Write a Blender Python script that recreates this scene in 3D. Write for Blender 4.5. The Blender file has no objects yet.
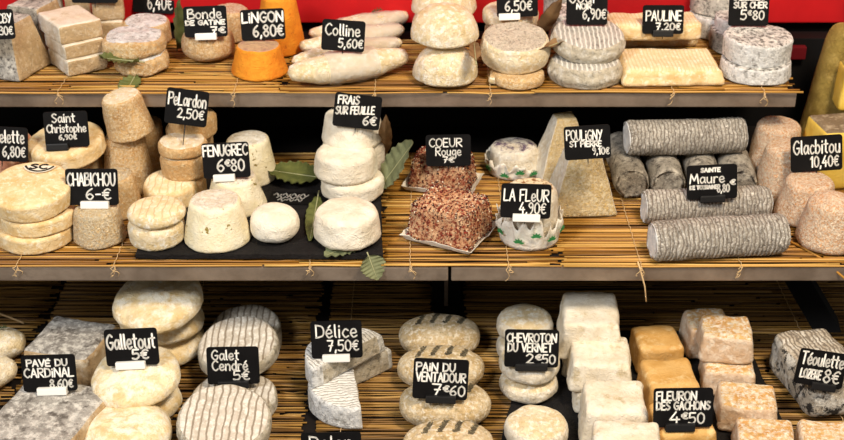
import bpy, bmesh, math, random
import numpy as np
from mathutils import Vector, Matrix, Euler, noise

SC = bpy.context.scene
COL = SC.collection
rad = math.radians

# ------------------------------------------------------------------ camera, world, lights, exposure
CAM = Vector((0.0, -1.128, 0.647)); FPX = 1300.0; PITCH = rad(28)
cam = bpy.data.cameras.new('camera'); camo = bpy.data.objects.new('camera', cam); COL.objects.link(camo)
camo.location = CAM; camo.rotation_euler = (rad(90) - PITCH, 0, 0)
cam.sensor_width = 36; cam.lens = FPX * 36 / 844
cam.dof.use_dof = True; cam.dof.focus_distance = 1.27; cam.dof.aperture_fstop = 10.0
cam.clip_start = 0.05; cam.clip_end = 50
SC.camera = camo
w = bpy.data.worlds.new('world'); SC.world = w; w.use_nodes = True
w.node_tree.nodes['Background'].inputs[0].default_value = (1.0, 0.90, 0.78, 1)
w.node_tree.nodes['Background'].inputs[1].default_value = 0.36
def area(name, loc, target, size, energy, color):
    l = bpy.data.lights.new(name, 'AREA'); l.shape = 'DISK'; l.size = size; l.energy = energy; l.color = color
    o = bpy.data.objects.new(name, l); COL.objects.link(o); o.location = loc
    o.rotation_euler = (Vector(target) - Vector(loc)).to_track_quat('-Z', 'Y').to_euler()
area('daylight_from_street', (-.85, -1.22, 1.32), (0, .08, -.02), 0.42, 26, (0.97, 0.97, 0.97))
area('warm_shop_lamp', (0.55, -0.75, 1.5), (0.05, .05, -.05), 0.4, 35, (1.0, 0.83, 0.62))
vs = SC.view_settings
vs.view_transform = 'Standard'; vs.look = 'None'; vs.gamma = 1; vs.use_curve_mapping = False; vs.exposure = -0.12

# ------------------------------------------------------------------ helpers
def ray(px, py):
    f = Vector((0, math.cos(PITCH), -math.sin(PITCH))); u = Vector((0, math.sin(PITCH), math.cos(PITCH)))
    return f + Vector((1, 0, 0)) * ((px - 422) / FPX) - u * ((py - 220) / FPX)
def P(px, py, z):
    d = ray(px, py); return CAM + d * ((z - CAM.z) / d.z)
def PY(px, py, y):
    d = ray(px, py); return CAM + d * ((y - CAM.y) / d.y)
def depth(p):
    d = Vector(p) - CAM; return d.y * math.cos(PITCH) - d.z * math.sin(PITCH)
def lin(h):
    c = [int(h[i:i + 2], 16) / 255 for i in (1, 3, 5)]
    return tuple(v / 12.92 if v <= .04045 else ((v + .055) / 1.055) ** 2.4 for v in c) + (1,)
Z0, Z1, ZB = 0.0, 0.1135, -0.145           # mat tops of middle, top and bottom shelf
TOP = {}                                   # key -> z of a thing's top
ORG = {}                                   # key -> object

# ------------------------------------------------------------------ materials
class NT:
    def __init__(s, name):
        s.m = bpy.data.materials.new(name); s.m.use_nodes = True; s.t = s.m.node_tree; s.n = s.t.nodes
        s.b = s.n['Principled BSDF']
    def add(s, typ, **kw):
        n = s.n.new(typ)
        for k, v in kw.items():
            if k.startswith('i_'):
                k = k[2:]; k = int(k) if k.isdigit() else k
                if isinstance(v, bpy.types.NodeSocket): s.t.links.new(v, n.inputs[k])
                else: n.inputs[k].default_value = v
            else: setattr(n, k, v)
        return n
    def link(s, a, b): s.t.links.new(a, b)
    def coords(s):
        tc = s.add('ShaderNodeTexCoord'); oi = s.add('ShaderNodeObjectInfo')
        m = s.add('ShaderNodeMath', operation='MULTIPLY', i_0=oi.outputs['Random'], i_1=7.0)
        v = s.add('ShaderNodeVectorMath', operation='ADD', i_0=tc.outputs['Object'])
        s.link(m.outputs[0], v.inputs[1]); return v.outputs[0]
    def noise(s, v, scale, detail=4, rough=.6, dist=0.0):
        return s.add('ShaderNodeTexNoise', i_Vector=v, i_Scale=scale, i_Detail=detail, i_Roughness=rough, i_Distortion=dist).outputs['Fac']
    def ramp(s, fac, stops):
        r = s.add('ShaderNodeValToRGB', i_Fac=fac); e = r.color_ramp.elements
        while len(e) < len(stops): e.new(.5)
        for el, (p, c) in zip(e, stops):
            el.position = p; el.color = c if not isinstance(c, (int, float)) else (c, c, c, 1)
        return r.outputs[0]
    def mix(s, fac, a, b):
        m = s.add('ShaderNodeMix', data_type='RGBA')
        for sock, val in ((m.inputs[0], fac), (m.inputs[6], a), (m.inputs[7], b)):
            if isinstance(val, bpy.types.NodeSocket): s.link(val, sock)
            else: sock.default_value = val
        return m.outputs[2]
    def math(s, op, a, b=0.0):
        m = s.add('ShaderNodeMath', operation=op)
        for i, v in enumerate((a, b)):
            if isinstance(v, bpy.types.NodeSocket): s.link(v, m.inputs[i])
            else: m.inputs[i].default_value = v
        return m.outputs[0]
    def out(s, color, rough=.8, height=None, dist=.001, strength=1.0, spec=.3, metal=0.0):
        if isinstance(color, bpy.types.NodeSocket): s.link(color, s.b.inputs['Base Color'])
        else: s.b.inputs['Base Color'].default_value = color
        s.b.inputs['Roughness'].default_value = rough; s.b.inputs['Specular IOR Level'].default_value = spec
        s.b.inputs['Metallic'].default_value = metal
        if height is not None:
            b = s.add('ShaderNodeBump', i_Strength=strength, i_Distance=dist, i_Height=height)
            s.link(b.outputs[0], s.b.inputs['Normal'])
        return s.m
MATS = {}
def rind(name, c0, c1, spots=None, s1=45, wr=260, dist=.0012, thr=.58, ss=160, soft=.07, rough=.85, wave=None, thr2=None, spots2=None, lo=.38, hi=.62, ridge=None, rk=.7):
    t = NT(name); v = t.coords()
    base = t.ramp(t.noise(v, s1, 6, .65), [(lo, lin(c0)), (hi, lin(c1))])
    if spots:
        base = t.mix(t.ramp(t.noise(v, ss, 5, .7), [(thr - soft, 0.0), (thr + soft, 1.0)]), base, lin(spots))
    if spots2:
        v2 = t.add('ShaderNodeVectorMath', operation='ADD', i_0=v, i_1=(3.1, 1.7, 5.2)).outputs[0]
        base = t.mix(t.ramp(t.noise(v2, ss * .6, 5, .7), [(thr2 - soft, 0.0), (thr2 + soft, 1.0)]), base, lin(spots2))
    n = t.noise(v, wr * .75, 3, .6, 1.6)
    h = t.math('ABSOLUTE', t.math('SUBTRACT', n, .5))
    if ridge:                                                      # worm-like raised mould ridges, paler than the skin between them
        h = t.math('ABSOLUTE', t.math('SUBTRACT', t.noise(v, wr * 1.25, 2, .5, 1.2), .5)); rg = t.ramp(h, [(.0, 1.0), (.085, 0.0)])
        base = t.mix(t.math('MULTIPLY', rg, rk), base, lin(ridge)); h = t.math('ADD', t.math('MULTIPLY', rg, .13), t.math('MULTIPLY', n, .5))
    h = t.math('ADD', t.math('MULTIPLY', h, 2.0), t.math('MULTIPLY', t.noise(v, wr * .35, 3), .7)); dist = dist * 1.35
    if wave:
        wv = t.add('ShaderNodeTexWave', i_Vector=v, i_Scale=wave[1], i_Distortion=wave[2], i_Detail=2.0)
        wv.bands_direction = wave[0]; wv.inputs['Detail Scale'].default_value = 1.5
        h = t.math('ADD', t.math('MULTIPLY', h, .8), t.math('MULTIPLY', wv.outputs['Fac'], .35))
        if len(wave) > 3:
            lo_, hi_ = wave[4:6] if len(wave) > 5 else (.15, .55)
            base = t.mix(t.ramp(wv.outputs['Fac'], [(lo_, 1.0), (hi_, 0.0)]), base, lin(wave[3]))
    MATS[name] = t.out(base, rough, h, dist)
rind('cream rind', '#EEDFC0', '#DCC596', '#F7F1E2', thr=.56)
rind('cream pressed rind', '#ECD5A8', '#DAB87E', '#F3E5C6', s1=70, wr=150, dist=.0006)
rind('white rind', '#EDE5D4', '#DDCFB5', '#F5F0E4', thr=.55, dist=.0014)
rind('fresh white curd', '#EFE9DA', '#E0D5BF', None, wr=140, dist=.0009)
rind('chalk white brick rind', '#EEE7D8', '#E0D3BA', '#C2B08A', thr=.64, ss=60, wr=200, dist=.0009)
rind('tan rind', '#DAB47C', '#BF9054', '#E8D2AA', thr=.56, ss=320, dist=.0012, ridge='#EEDDBC', rk=0.6)
rind('pale tan wrinkled rind', '#E2C693', '#CBA468', '#EDDDBC', thr=.52, ss=380, wr=330, dist=.0020, ridge='#F3E8D2')
rind('golden brown rind', '#D8B07A', '#C2935A', '#E6CFA5', thr=.6, ss=220, ridge='#E9CFA0', rk=0.5)
rind('peach dusted rind', '#DDA878', '#C98F5C', '#EFDCC2', thr=.52, ss=420, dist=.0016, wr=300, ridge='#F6EBDA')
rind('orange rind', '#EE9E2E', '#DE8420', '#B9651B', thr=.66, ss=110, soft=.04, dist=.0009, wr=160)
rind('pink grey top', '#D9B78D', '#C4A27E', '#B28A78', thr=.55)
rind('grey ash rind', '#A5A29C', '#CDC9C0', '#5B5753', thr=.56, ss=170, spots2='#E2DED4', thr2=.58)
rind('ash grooved rind', '#A39A8E', '#C9C1B5', '#F0EBE2', thr=.55, ss=330, dist=.0024, wr=300, spots2='#5A5148', thr2=.57, wave=('X', 75, 5.0, '#8F857A', .04, .34), ridge='#F0EBE2')
rind('dark ash rind', '#8C857B', '#B0A89A', '#4E4842', thr=.54, ss=120, spots2='#CFC7B8', thr2=.6, ridge='#C9C1B3', rk=0.5)
rind('chalk log end', '#E4E5E6', '#CFD1D3', '#F4F4F2', thr=.55, dist=.0005)
rind('speckled blue white top', '#C9C8C6', '#E8E6E0', '#4B4843', thr=.525, ss=200, spots2='#F0EEE8', thr2=.57)
rind('grainy grey top', '#CFC3AE', '#E2D8C4', '#948876', thr=.56, ss=330, dist=.0016, ridge='#F0E8DA')
rind('streaked grey top', '#A5A19A', '#BDB9B1', '#77736C', thr=.6, ss=160, wave=('X', 62, 2.5, '#E4E1D9', .1, .5), dist=.0012)
rind('ribbed cream', '#F0DFBC', '#E4CB9C', '#F7EDD8', s1=70, wr=150, dist=.0009, wave=('X', 75, 1.0, '#DCC294', .0, .3))
rind('blue white side', '#E2E4E6', '#CBCBC8', '#F2F2F0', thr=.54, ss=240, spots2='#8F8C88', thr2=.60)
rind('wire marked ash top', '#EFEDE8', '#DBD9D3', '#F6F4F0', thr=.55, ss=260, wave=('X', 78, 6.0, '#A09B94', .03, .3), dist=.0012)
rind('ash side rind', '#B9AF9B', '#CBC2AE', '#8B8474', thr=.58, ss=150, spots2='#DCD8CE', thr2=.57)
rind('stripe marked ash top', '#DDD5C8', '#C6BBAB', '#EFEAE0', thr=.55, ss=160, wave=('X', 44, 2.2, '#978A79', .04, .30), dist=.0009)
rind('line marked cream', '#EFDDBB', '#E2C998', '#F5EBD3', s1=70, wr=150, dist=.0006, wave=('X', 42, 3.5, '#D2BA90', .02, .14))
rind('grey pave top', '#B5B0A9', '#8F8A84', '#DCD8D0', thr=.52, ss=130, spots2='#6A645E', thr2=.58, s1=30)
rind('pave side', '#CDB592', '#B3946A', '#8F7A60', thr=.62, ss=90, spots2='#E2D5BE', thr2=.58)
rind('beige block face', '#C9AE86', '#B79A72', '#D8C4A3', thr=.58, ss=180)
rind('loaf rind', '#DDC8A2', '#C4A878', '#EFE4CE', thr=.55, ss=230, dist=.0014, spots2='#A3946F', thr2=.63)
rind('loaf ash', '#6A614C', '#4C4536', '#94896F', thr=.56, ss=300)
rind('caramel brick rind', '#D9AE6C', '#C7964F', '#E5C68F', thr=.6, ss=70, wr=140, dist=.0006, rough=.6)
rind('pale orange brick top', '#E3BC80', '#D69B4F', '#F4EBDA', thr=.54, ss=200, spots2='#F0E2C8', thr2=.57, dist=.0014)
rind('pale pink brick side', '#E4CBB0', '#D6B592', '#EFE0CC', thr=.55, ss=120)
rind('mottled blue black log', '#A79C8C', '#CFC5B4', '#302D2B', thr=.52, ss=95, spots2='#DDD9D0', thr2=.54, soft=.04, dist=.0016)
rind('mottled block top', '#B9A994', '#D8CCBA', '#6A6057', thr=.58, ss=150, spots2='#EBE5DA', thr2=.55, wave=('X', 70, 6.0, '#8C8072'))
rind('brown flecked top', '#EFE2C6', '#E0CBA2', '#8E5F34', thr=.56, ss=170, soft=.04)
rind('pyramid face rind', '#DBC08A', '#C6A668', '#EBDAB2', thr=.56, ss=240, dist=.0016, wr=300, ridge='#EFE2C6', rk=0.6)
rind('pink rind', '#D99A7D', '#C9805F', '#E9C0A8', thr=.56, ss=150)
rind('pepper base curd', '#E2BC94', '#CC956C', '#8A3A26', thr=.53, ss=260)
rind('yellow cut paste', '#EBCB62', '#E2BB48', None, wr=90, dist=.0004, rough=.55)
rind('old yellow rind', '#A28B45', '#8A7438', '#B39B57', thr=.58, ss=60)
rind('brown wheel rind', '#8C7A60', '#6D5C47', '#B7A78C', thr=.55, ss=90)
rind('floury wheel', '#EEDDB6', '#DFC28A', '#F6EDD8', thr=.52, ss=60, dist=.0011, wr=190, spots2='#DDBE85', thr2=.64)
rind('fenugreek curd', '#F0E8CF', '#E5D8B2', '#8E7B3C', thr=.64, ss=105, soft=.015, dist=.0008, wr=150)
rind('purple petals rind', '#E9DFCF', '#D9CBB5', '#5F4A66', thr=.53, ss=110, spots2='#F3ECDF', thr2=.55)
rind('slate', '#0F0D0E', '#191617', '#0A0909', ss=200, dist=.0010, wr=120, rough=.75)
def plain(name, c, rough=.6, spec=.4, metal=0.0, bump=None, c2=None, s=60):
    t = NT(name); v = t.coords(); col = lin(c)
    if c2: col = t.ramp(t.noise(v, s, 4), [(.35, lin(c)), (.65, lin(c2))])
    h = t.noise(v, bump, 3) if bump else None
    MATS[name] = t.out(col, rough, h, .0006, spec=spec, metal=metal)
plain('sign board black', '#0C0B0C', .6, .12, c2='#121112')
plain('sign paint white', '#F4F2EC', .7)
plain('white plastic', '#EFEEEA', .35, .5)
plain('black plastic', '#101012', .5, .4)
plain('brushed steel', '#A39384', .34, .5, .5, bump=90, c2='#857668', s=25)
plain('black painted wall', '#0B0A0B', .7, .2)
plain('red paint', '#C4161B', .55, .3, c2='#A91017', s=8)
plain('maroon paint', '#641018', .6, .2)
plain('dark board', '#171210', .75, .2, bump=60)
plain('green leaf', '#6F7440', .6, .3, bump=140, c2='#4E552C', s=40)
plain('dry green leaf', '#7E8463', .65, .3, bump=140, c2='#5E6346', s=50)
plain('brown leaf', '#6B4F33', .7, .3, bump=140, c2='#8A6C48', s=50)
plain('leaf rib', '#A3A37C', .6)
plain('string', '#D8B98A', .9)
plain('herb green', '#3F5633', .7)
plain('paper print green', '#2E7F45', .7)
plain('paper label', '#E9E0CC', .8)
plain('label ink', '#2B2723', .8)
def reed_material(name, stops):
    t = NT(name); g = t.add('ShaderNodeNewGeometry'); tc = t.add('ShaderNodeTexCoord')
    mp = t.add('ShaderNodeMapping', i_Vector=tc.outputs['Object']); mp.inputs['Scale'].default_value = (14, 300, 300)
    n = t.noise(mp.outputs[0], 1.0, 4)
    f = t.math('ADD', t.math('MULTIPLY', g.outputs['Random Per Island'], .75), t.math('MULTIPLY', n, .3))
    MATS[name] = t.out(t.ramp(f, [(p, lin(c)) for p, c in stops]), .45, n, .0003, spec=.45)
reed_material('golden reed', [(0.05, '#3A250C'), (.3, '#87591C'), (.6, '#B58132'), (.95, '#DBB264')])
reed_material('old reed', [(0.05, '#2E2010'), (.35, '#7A5728'), (.65, '#A07838'), (.95, '#C29A58')])
def paper_mat():
    t = NT('wrapping paper'); v = t.coords(); h = t.noise(v, 120, 4, .6, 1.0)
    t.b.inputs['Transmission Weight'].default_value = 0.0
    MATS['wrapping paper'] = t.out(lin('#EDE8DC'), .5, h, .0015)
    t = NT('clear paper film'); v = t.coords(); h = t.noise(v, 150, 4, .6, 1.0)
    MATS['clear paper film'] = t.out(lin('#E9E4DC'), .35, h, .0015); t.b.inputs['Alpha'].default_value = .38
paper_mat()
def pepper_mat():
    t = NT('crushed pepper'); g = t.add('ShaderNodeNewGeometry')
    r = t.add('ShaderNodeValToRGB', i_Fac=g.outputs['Random Per Island']); r.color_ramp.interpolation = 'CONSTANT'
    st = [(0, '#64130E'), (.28, '#8E2418'), (.42, '#341010'), (.62, '#F2E4C8'), (.78, '#9A4F2C'), (.86, '#1D0E0C')]
    e = r.color_ramp.elements
    while len(e) < len(st): e.new(.5)
    for el, (p, c) in zip(e, st): el.position = p; el.color = lin(c)
    MATS['crushed pepper'] = t.out(r.outputs[0], .6)
pepper_mat()
def M(n): return MATS[n]

# ------------------------------------------------------------------ object bookkeeping
def link(name, verts, faces, mats, parent=None, mi=None, smooth=True, loc=None, rot=None):
    me = bpy.data.meshes.new(name); me.from_pydata([tuple(v) for v in verts], [], faces)
    for m in (mats if isinstance(mats, (list, tuple)) else [mats]): me.materials.append(M(m))
    if mi is not None: me.polygons.foreach_set('material_index', mi)
    me.polygons.foreach_set('use_smooth', [smooth] * len(me.polygons)); me.update()
    o = bpy.data.objects.new(name, me); COL.objects.link(o)
    if parent is not None: o.parent = parent
    if loc is not None: o.location = loc
    if rot is not None: o.rotation_euler = rot
    return o
def empty(name, loc, rot=(0, 0, 0)):
    o = bpy.data.objects.new(name, None); COL.objects.link(o); o.location = loc; o.rotation_euler = rot
    o.empty_display_size = .01; return o
def tag(o, label=None, cat=None, group=None, kind=None):
    if label: o['label'] = label
    if cat: o['category'] = cat
    if group: o['group'] = group
    if kind: o['kind'] = kind
    return o
def boxm(lo, hi, b=0.0):
    bm = bmesh.new(); bmesh.ops.create_cube(bm, size=1)
    for v in bm.verts:
        v.co = Vector([lo[i] + (v.co[i] + .5) * (hi[i] - lo[i]) for i in range(3)])
    if b: bmesh.ops.bevel(bm, geom=bm.edges[:], offset=b, segments=2, affect='EDGES', profile=.7)
    bm.verts.ensure_lookup_table()
    r = [v.co.copy() for v in bm.verts], [[v.index for v in f.verts] for f in bm.faces]; bm.free(); return r
class MB:
    def __init__(s): s.v = []; s.f = []; s.mi = []
    def add(s, vf, mi=0):
        n = len(s.v); s.v += [tuple(p) for p in vf[0]]; s.f += [[i + n for i in q] for q in vf[1]]; s.mi += [mi] * len(vf[1])
    def box(s, lo, hi, b=0.0, mi=0): s.add(boxm(lo, hi, b), mi)
    def tube(s, pts, r, k=6, mi=0, r1=None):
        pts = [Vector(p) for p in pts]; V = []; F = []; n = len(pts)
        for i, p in enumerate(pts):
            d = (pts[min(i + 1, n - 1)] - pts[max(i - 1, 0)]).normalized()
            a = d.cross(Vector((0, 0, 1)));
            if a.length < 1e-3: a = d.cross(Vector((1, 0, 0)))
            a.normalize(); b = d.cross(a); rr = r if r1 is None else r + (r1 - r) * i / (n - 1)
            V += [p + (a * math.cos(q) + b * math.sin(q)) * rr for q in [2 * math.pi * j / k for j in range(k)]]
        for i in range(n - 1):
            F += [[i * k + j, i * k + (j + 1) % k, (i + 1) * k + (j + 1) % k, (i + 1) * k + j] for j in range(k)]
        F += [list(range(k))[::-1], [(n - 1) * k + j for j in range(k)]]
        s.add((V, F), mi)
    def build(s, name, mats, parent=None, smooth=True, **kw): return link(name, s.v, s.f, mats, parent, s.mi, smooth, **kw)
SEED = [0]
def wobble(vs_, amp, sc, seed=None):
    """real lumps in the surface: two octaves of vector noise in metres"""
    SEED[0] += 1; off = Vector((SEED[0] * 3.17 % 50, SEED[0] * 1.31 % 50, SEED[0] * 7.7 % 50)); out = []
    for p in vs_:
        p = Vector(p)
        out.append(p + noise.noise_vector(p * sc + off) * amp + noise.noise_vector(p * sc * 3.7 + off) * (amp * .35))
    return out
def lathe(prof, n=64, shape=None):
    V = []; F = []; m = len(prof)
    for i, (r, z) in enumerate(prof):
        for j in range(n):
            a = 2 * math.pi * j / n; k = shape(a) if shape else 1.0
            V.append(Vector((r * k * math.cos(a), r * k * math.sin(a), z)))
    for i in range(m - 1):
        F += [[i * n + j, i * n + (j + 1) % n, (i + 1) * n + (j + 1) % n, (i + 1) * n + j] for j in range(n)]
    c0 = len(V); V.append(Vector((0, 0, prof[0][1]))); c1 = len(V); V.append(Vector((0, 0, prof[-1][1])))
    F += [[c0, (j + 1) % n, j] for j in range(n)] + [[c1, (m - 1) * n + j, (m - 1) * n + (j + 1) % n] for j in range(n)]
    return V, F
def drum_profile(R, H, taper, edge, dome, bulge=0.0, pill=0.0):
    if pill:                                                       # rounded flank: pill is the exponent, dome the height share of the widest girth
        pr = []; w0 = dome if 0 < dome < .9 and dome > .05 else .45
        for k in range(0, 40):
            t = .5 - .5 * math.cos(math.pi * (k + .6) / 40.2); u = (t - w0) / (w0 if t < w0 else 1 - w0)
            pr.append((R * max(1e-5, 1 - abs(u) ** pill) ** (1 / pill), t * H))
        return pr, 28
    Rt = R * taper; e = min(edge, (H - dome) * .55); eb = min(edge * .6, (H - dome) * .35); pr = []
    for k in range(1, 5): pr.append((R - eb - (R - eb) * (1 - k / 4) * .98, 0))
    for k in range(1, 6):
        a = k / 5 * math.pi / 2; pr.append((R - eb + eb * math.sin(a), eb - eb * math.cos(a)))
    for k in range(1, 12):
        t = k / 12; pr.append((R + (Rt - R) * t + bulge * math.sin(math.pi * t), eb + (H - dome - e - eb) * t))
    for k in range(0, 7):
        a = k / 6 * math.pi / 2; pr.append((Rt - e + e * math.cos(a), H - dome - e + e * math.sin(a)))
    side_end = len(pr) - 3
    for k in range(1, 9):
        t = k / 9; r = (Rt - e) * (1 - t); pr.append((r, H - dome + dome * (1 - (1 - t) ** 2)))
    return pr, side_end
def halfdisc(off=.42):
    def sh(a):
        s = math.sin(a); c = math.cos(a)
        b = off * s; t = -b + math.sqrt(max(0, b * b - (off * off - 1)))
        if s < -1e-6: t = min(t, off / -s)
        return t
    return sh
def drum(key, name, label, box, z, mat, top=None, tp=1.0, dome=.001, edge=.005, amp=.0012, sc=45, bulge=0.0, tilt=(0, 0), lift=0.0, yaw=0, H=None, shape=None, group=None, n=72, R=None, dy=0.0, cat='cheese', sq=1.0, pill=0.0):
    x0, x1, yt, yb = box; xc = (x0 + x1) / 2
    zb = TOP[z] if isinstance(z, str) else z
    front = P(xc, yb, zb); y = front.y + .03
    for _ in range(6):
        c = Vector((0, y, zb)); Rr = R or (x1 - x0) / 2 * depth(c) / FPX; y = front.y + Rr * sq
    y += dy; x = P(xc, yb, zb).x * (depth((0, y, zb)) / depth((0, front.y, zb)))
    if H is None:
        q = PY(xc, yt, y + Rr * tp * (.45 if pill else .85 if dome < .006 else .35)); H = q.z - zb
    pr, se = drum_profile(Rr, H, tp, edge, dome, bulge, pill)
    V, F = lathe(pr, n, shape)
    if sq != 1.0: V = [Vector((v.x, v.y * sq, v.z)) for v in V]
    V = wobble(V, amp, sc)
    lowz = min(v.z for v in V); V = [Vector((v.x, v.y, max(v.z, 0.0))) for v in V]
    mi = None; mats = [mat]
    if top:
        mats = [mat, top]; mi = [1 if (f < (len(pr) - 1) * n and f // n >= se) or f >= (len(pr) - 1) * n + n else 0 for f in range(len(F))]
    o = link(name, V, F, mats, None, mi, True, (x, y, zb + lift), (rad(tilt[0]), rad(tilt[1]), rad(yaw)))
    tag(o, label, cat, group); TOP[key] = zb + lift + H - (0 if pill else dome * .5); ORG[key] = o
    return o
def stack(keys, name, labels, boxes, z, mat, group=None, tops=None, **kw):
    """flat discs one on the other, bottom first; a lower disc's height runs to the next one's front edge"""
    out = []
    for i, (k, l, b) in enumerate(zip(keys, labels, boxes)):
        H = None
        if i < len(boxes) - 1:
            zb = TOP[z] if isinstance(z, str) else z
            f = P((b[0] + b[1]) / 2, b[3], zb); H = PY((b[0] + b[1]) / 2, boxes[i + 1][3], f.y).z - zb
        o = drum(k, name, l, b, z, mat, H=H, group=group, top=tops, **kw); z = k; TOP[k] = o.location.z + (H if H else TOP[k] - o.location.z)
        out.append(o)
    return out
def rbox(hx, hy, H, r, tp=(1, 1), n=14, amp=.001, sc=45, crown=0.0):
    bm = bmesh.new(); bmesh.ops.create_cube(bm, size=2)
    bmesh.ops.subdivide_edges(bm, edges=bm.edges[:], cuts=n, use_grid_fill=True)
    hz = H / 2; h = Vector((hx, hy, hz)); V = []; bm.verts.ensure_lookup_table(); bm.normal_update()
    mi = [2 if abs(f.normal.x) > .8 else (1 if f.normal.z > .8 else 0) for f in bm.faces]
    for v in bm.verts:
        u = [math.copysign(1 - (1 - abs(c)) ** 1.35, c) for c in v.co]
        p = Vector([u[i] * h[i] for i in range(3)]); q = Vector([max(-(h[i] - r), min(h[i] - r, p[i])) for i in range(3)])
        d = p - q
        if d.length > 1e-9: p = q + d.normalized() * r
        t = (p.z + hz) / H; p.x *= 1 + (tp[0] - 1) * t; p.y *= 1 + (tp[1] - 1) * t
        if crown: p.z += crown * t * (1 - (p.x / hx) ** 2) * (1 - (p.y / hy) ** 2)
        V.append(Vector((p.x, p.y, p.z + hz)))
    F = [[v.index for v in f.verts] for f in bm.faces]; bm.free()
    V = [Vector((v.x, v.y, max(0, v.z))) for v in wobble(V, amp, sc)]
    return V, F, mi
def block(key, name, label, corner, which, dims, yaw, z, mat, top=None, side=None, tp=(1, 1), r=.004, amp=.001, sc=45, tilt=(0, 0), lift=0.0, group=None, crown=0.0, cat='cheese'):
    zb = TOP[z] if isinstance(z, str) else z
    w_, d_, H = dims; V, F, mi = rbox(w_ / 2, d_ / 2, H, r, tp, amp=amp, sc=sc, crown=crown)
    c = P(corner[0], corner[1], zb); a = rad(yaw); lx, ly = which[0] * w_ / 2, which[1] * d_ / 2
    x = c.x - (lx * math.cos(a) - ly * math.sin(a)); y = c.y - (lx * math.sin(a) + ly * math.cos(a))
    o = link(name, V, F, [mat, top or mat, side or mat], None, mi, True, (x, y, zb + lift), (rad(tilt[0]), rad(tilt[1]), a))
    tag(o, label, cat, group); TOP[key] = zb + lift + H; ORG[key] = o; return o
def log(key, label, p0, p1, r, z, mat, end, group=None, ripple=.00045, amp=.0014, n=56, name='cheese_log'):
    zb = TOP[z] if isinstance(z, str) else z
    a = P(p0[0], p0[1], zb + r); b = P(p1[0], p1[1], zb + r); L = (b - a).length; yaw = math.atan2(b.y - a.y, b.x - a.x)
    pr = []; m = 200
    for k in range(1, 6): pr.append((r * .9 * k / 5, 0 - .0))
    for k in range(m + 1):
        t = k / m; e = min(t, 1 - t) * L; rr = r - max(0, .005 - e) ** 2 / .010
        pr.append((rr + ripple * math.sin(t * L / .0042 * 2 * math.pi) * (1 if .01 < e else 0), t * L))
    for k in range(5, 0, -1): pr.append((r * .9 * k / 5, L))
    V, F = lathe(pr, n)
    V = [Vector((v.z, v.x, v.y)) for v in V]                       # the axis along local x
    V = [Vector((v.x, v.y, max(v.z, -r * .93))) for v in wobble(V, amp, 40)]
    mi = [1 if (f // n < 6 or f // n >= len(pr) - 6 or f >= (len(pr) - 1) * n) else 0 for f in range(len(F))]
    o = link(name, V, F, [mat, end], None, mi, True, (a.x, a.y, zb + r * .93), (0, 0, yaw))
    tag(o, label, 'cheese', group); TOP[key] = zb + 2 * r * .95; ORG[key] = o; return o

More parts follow.
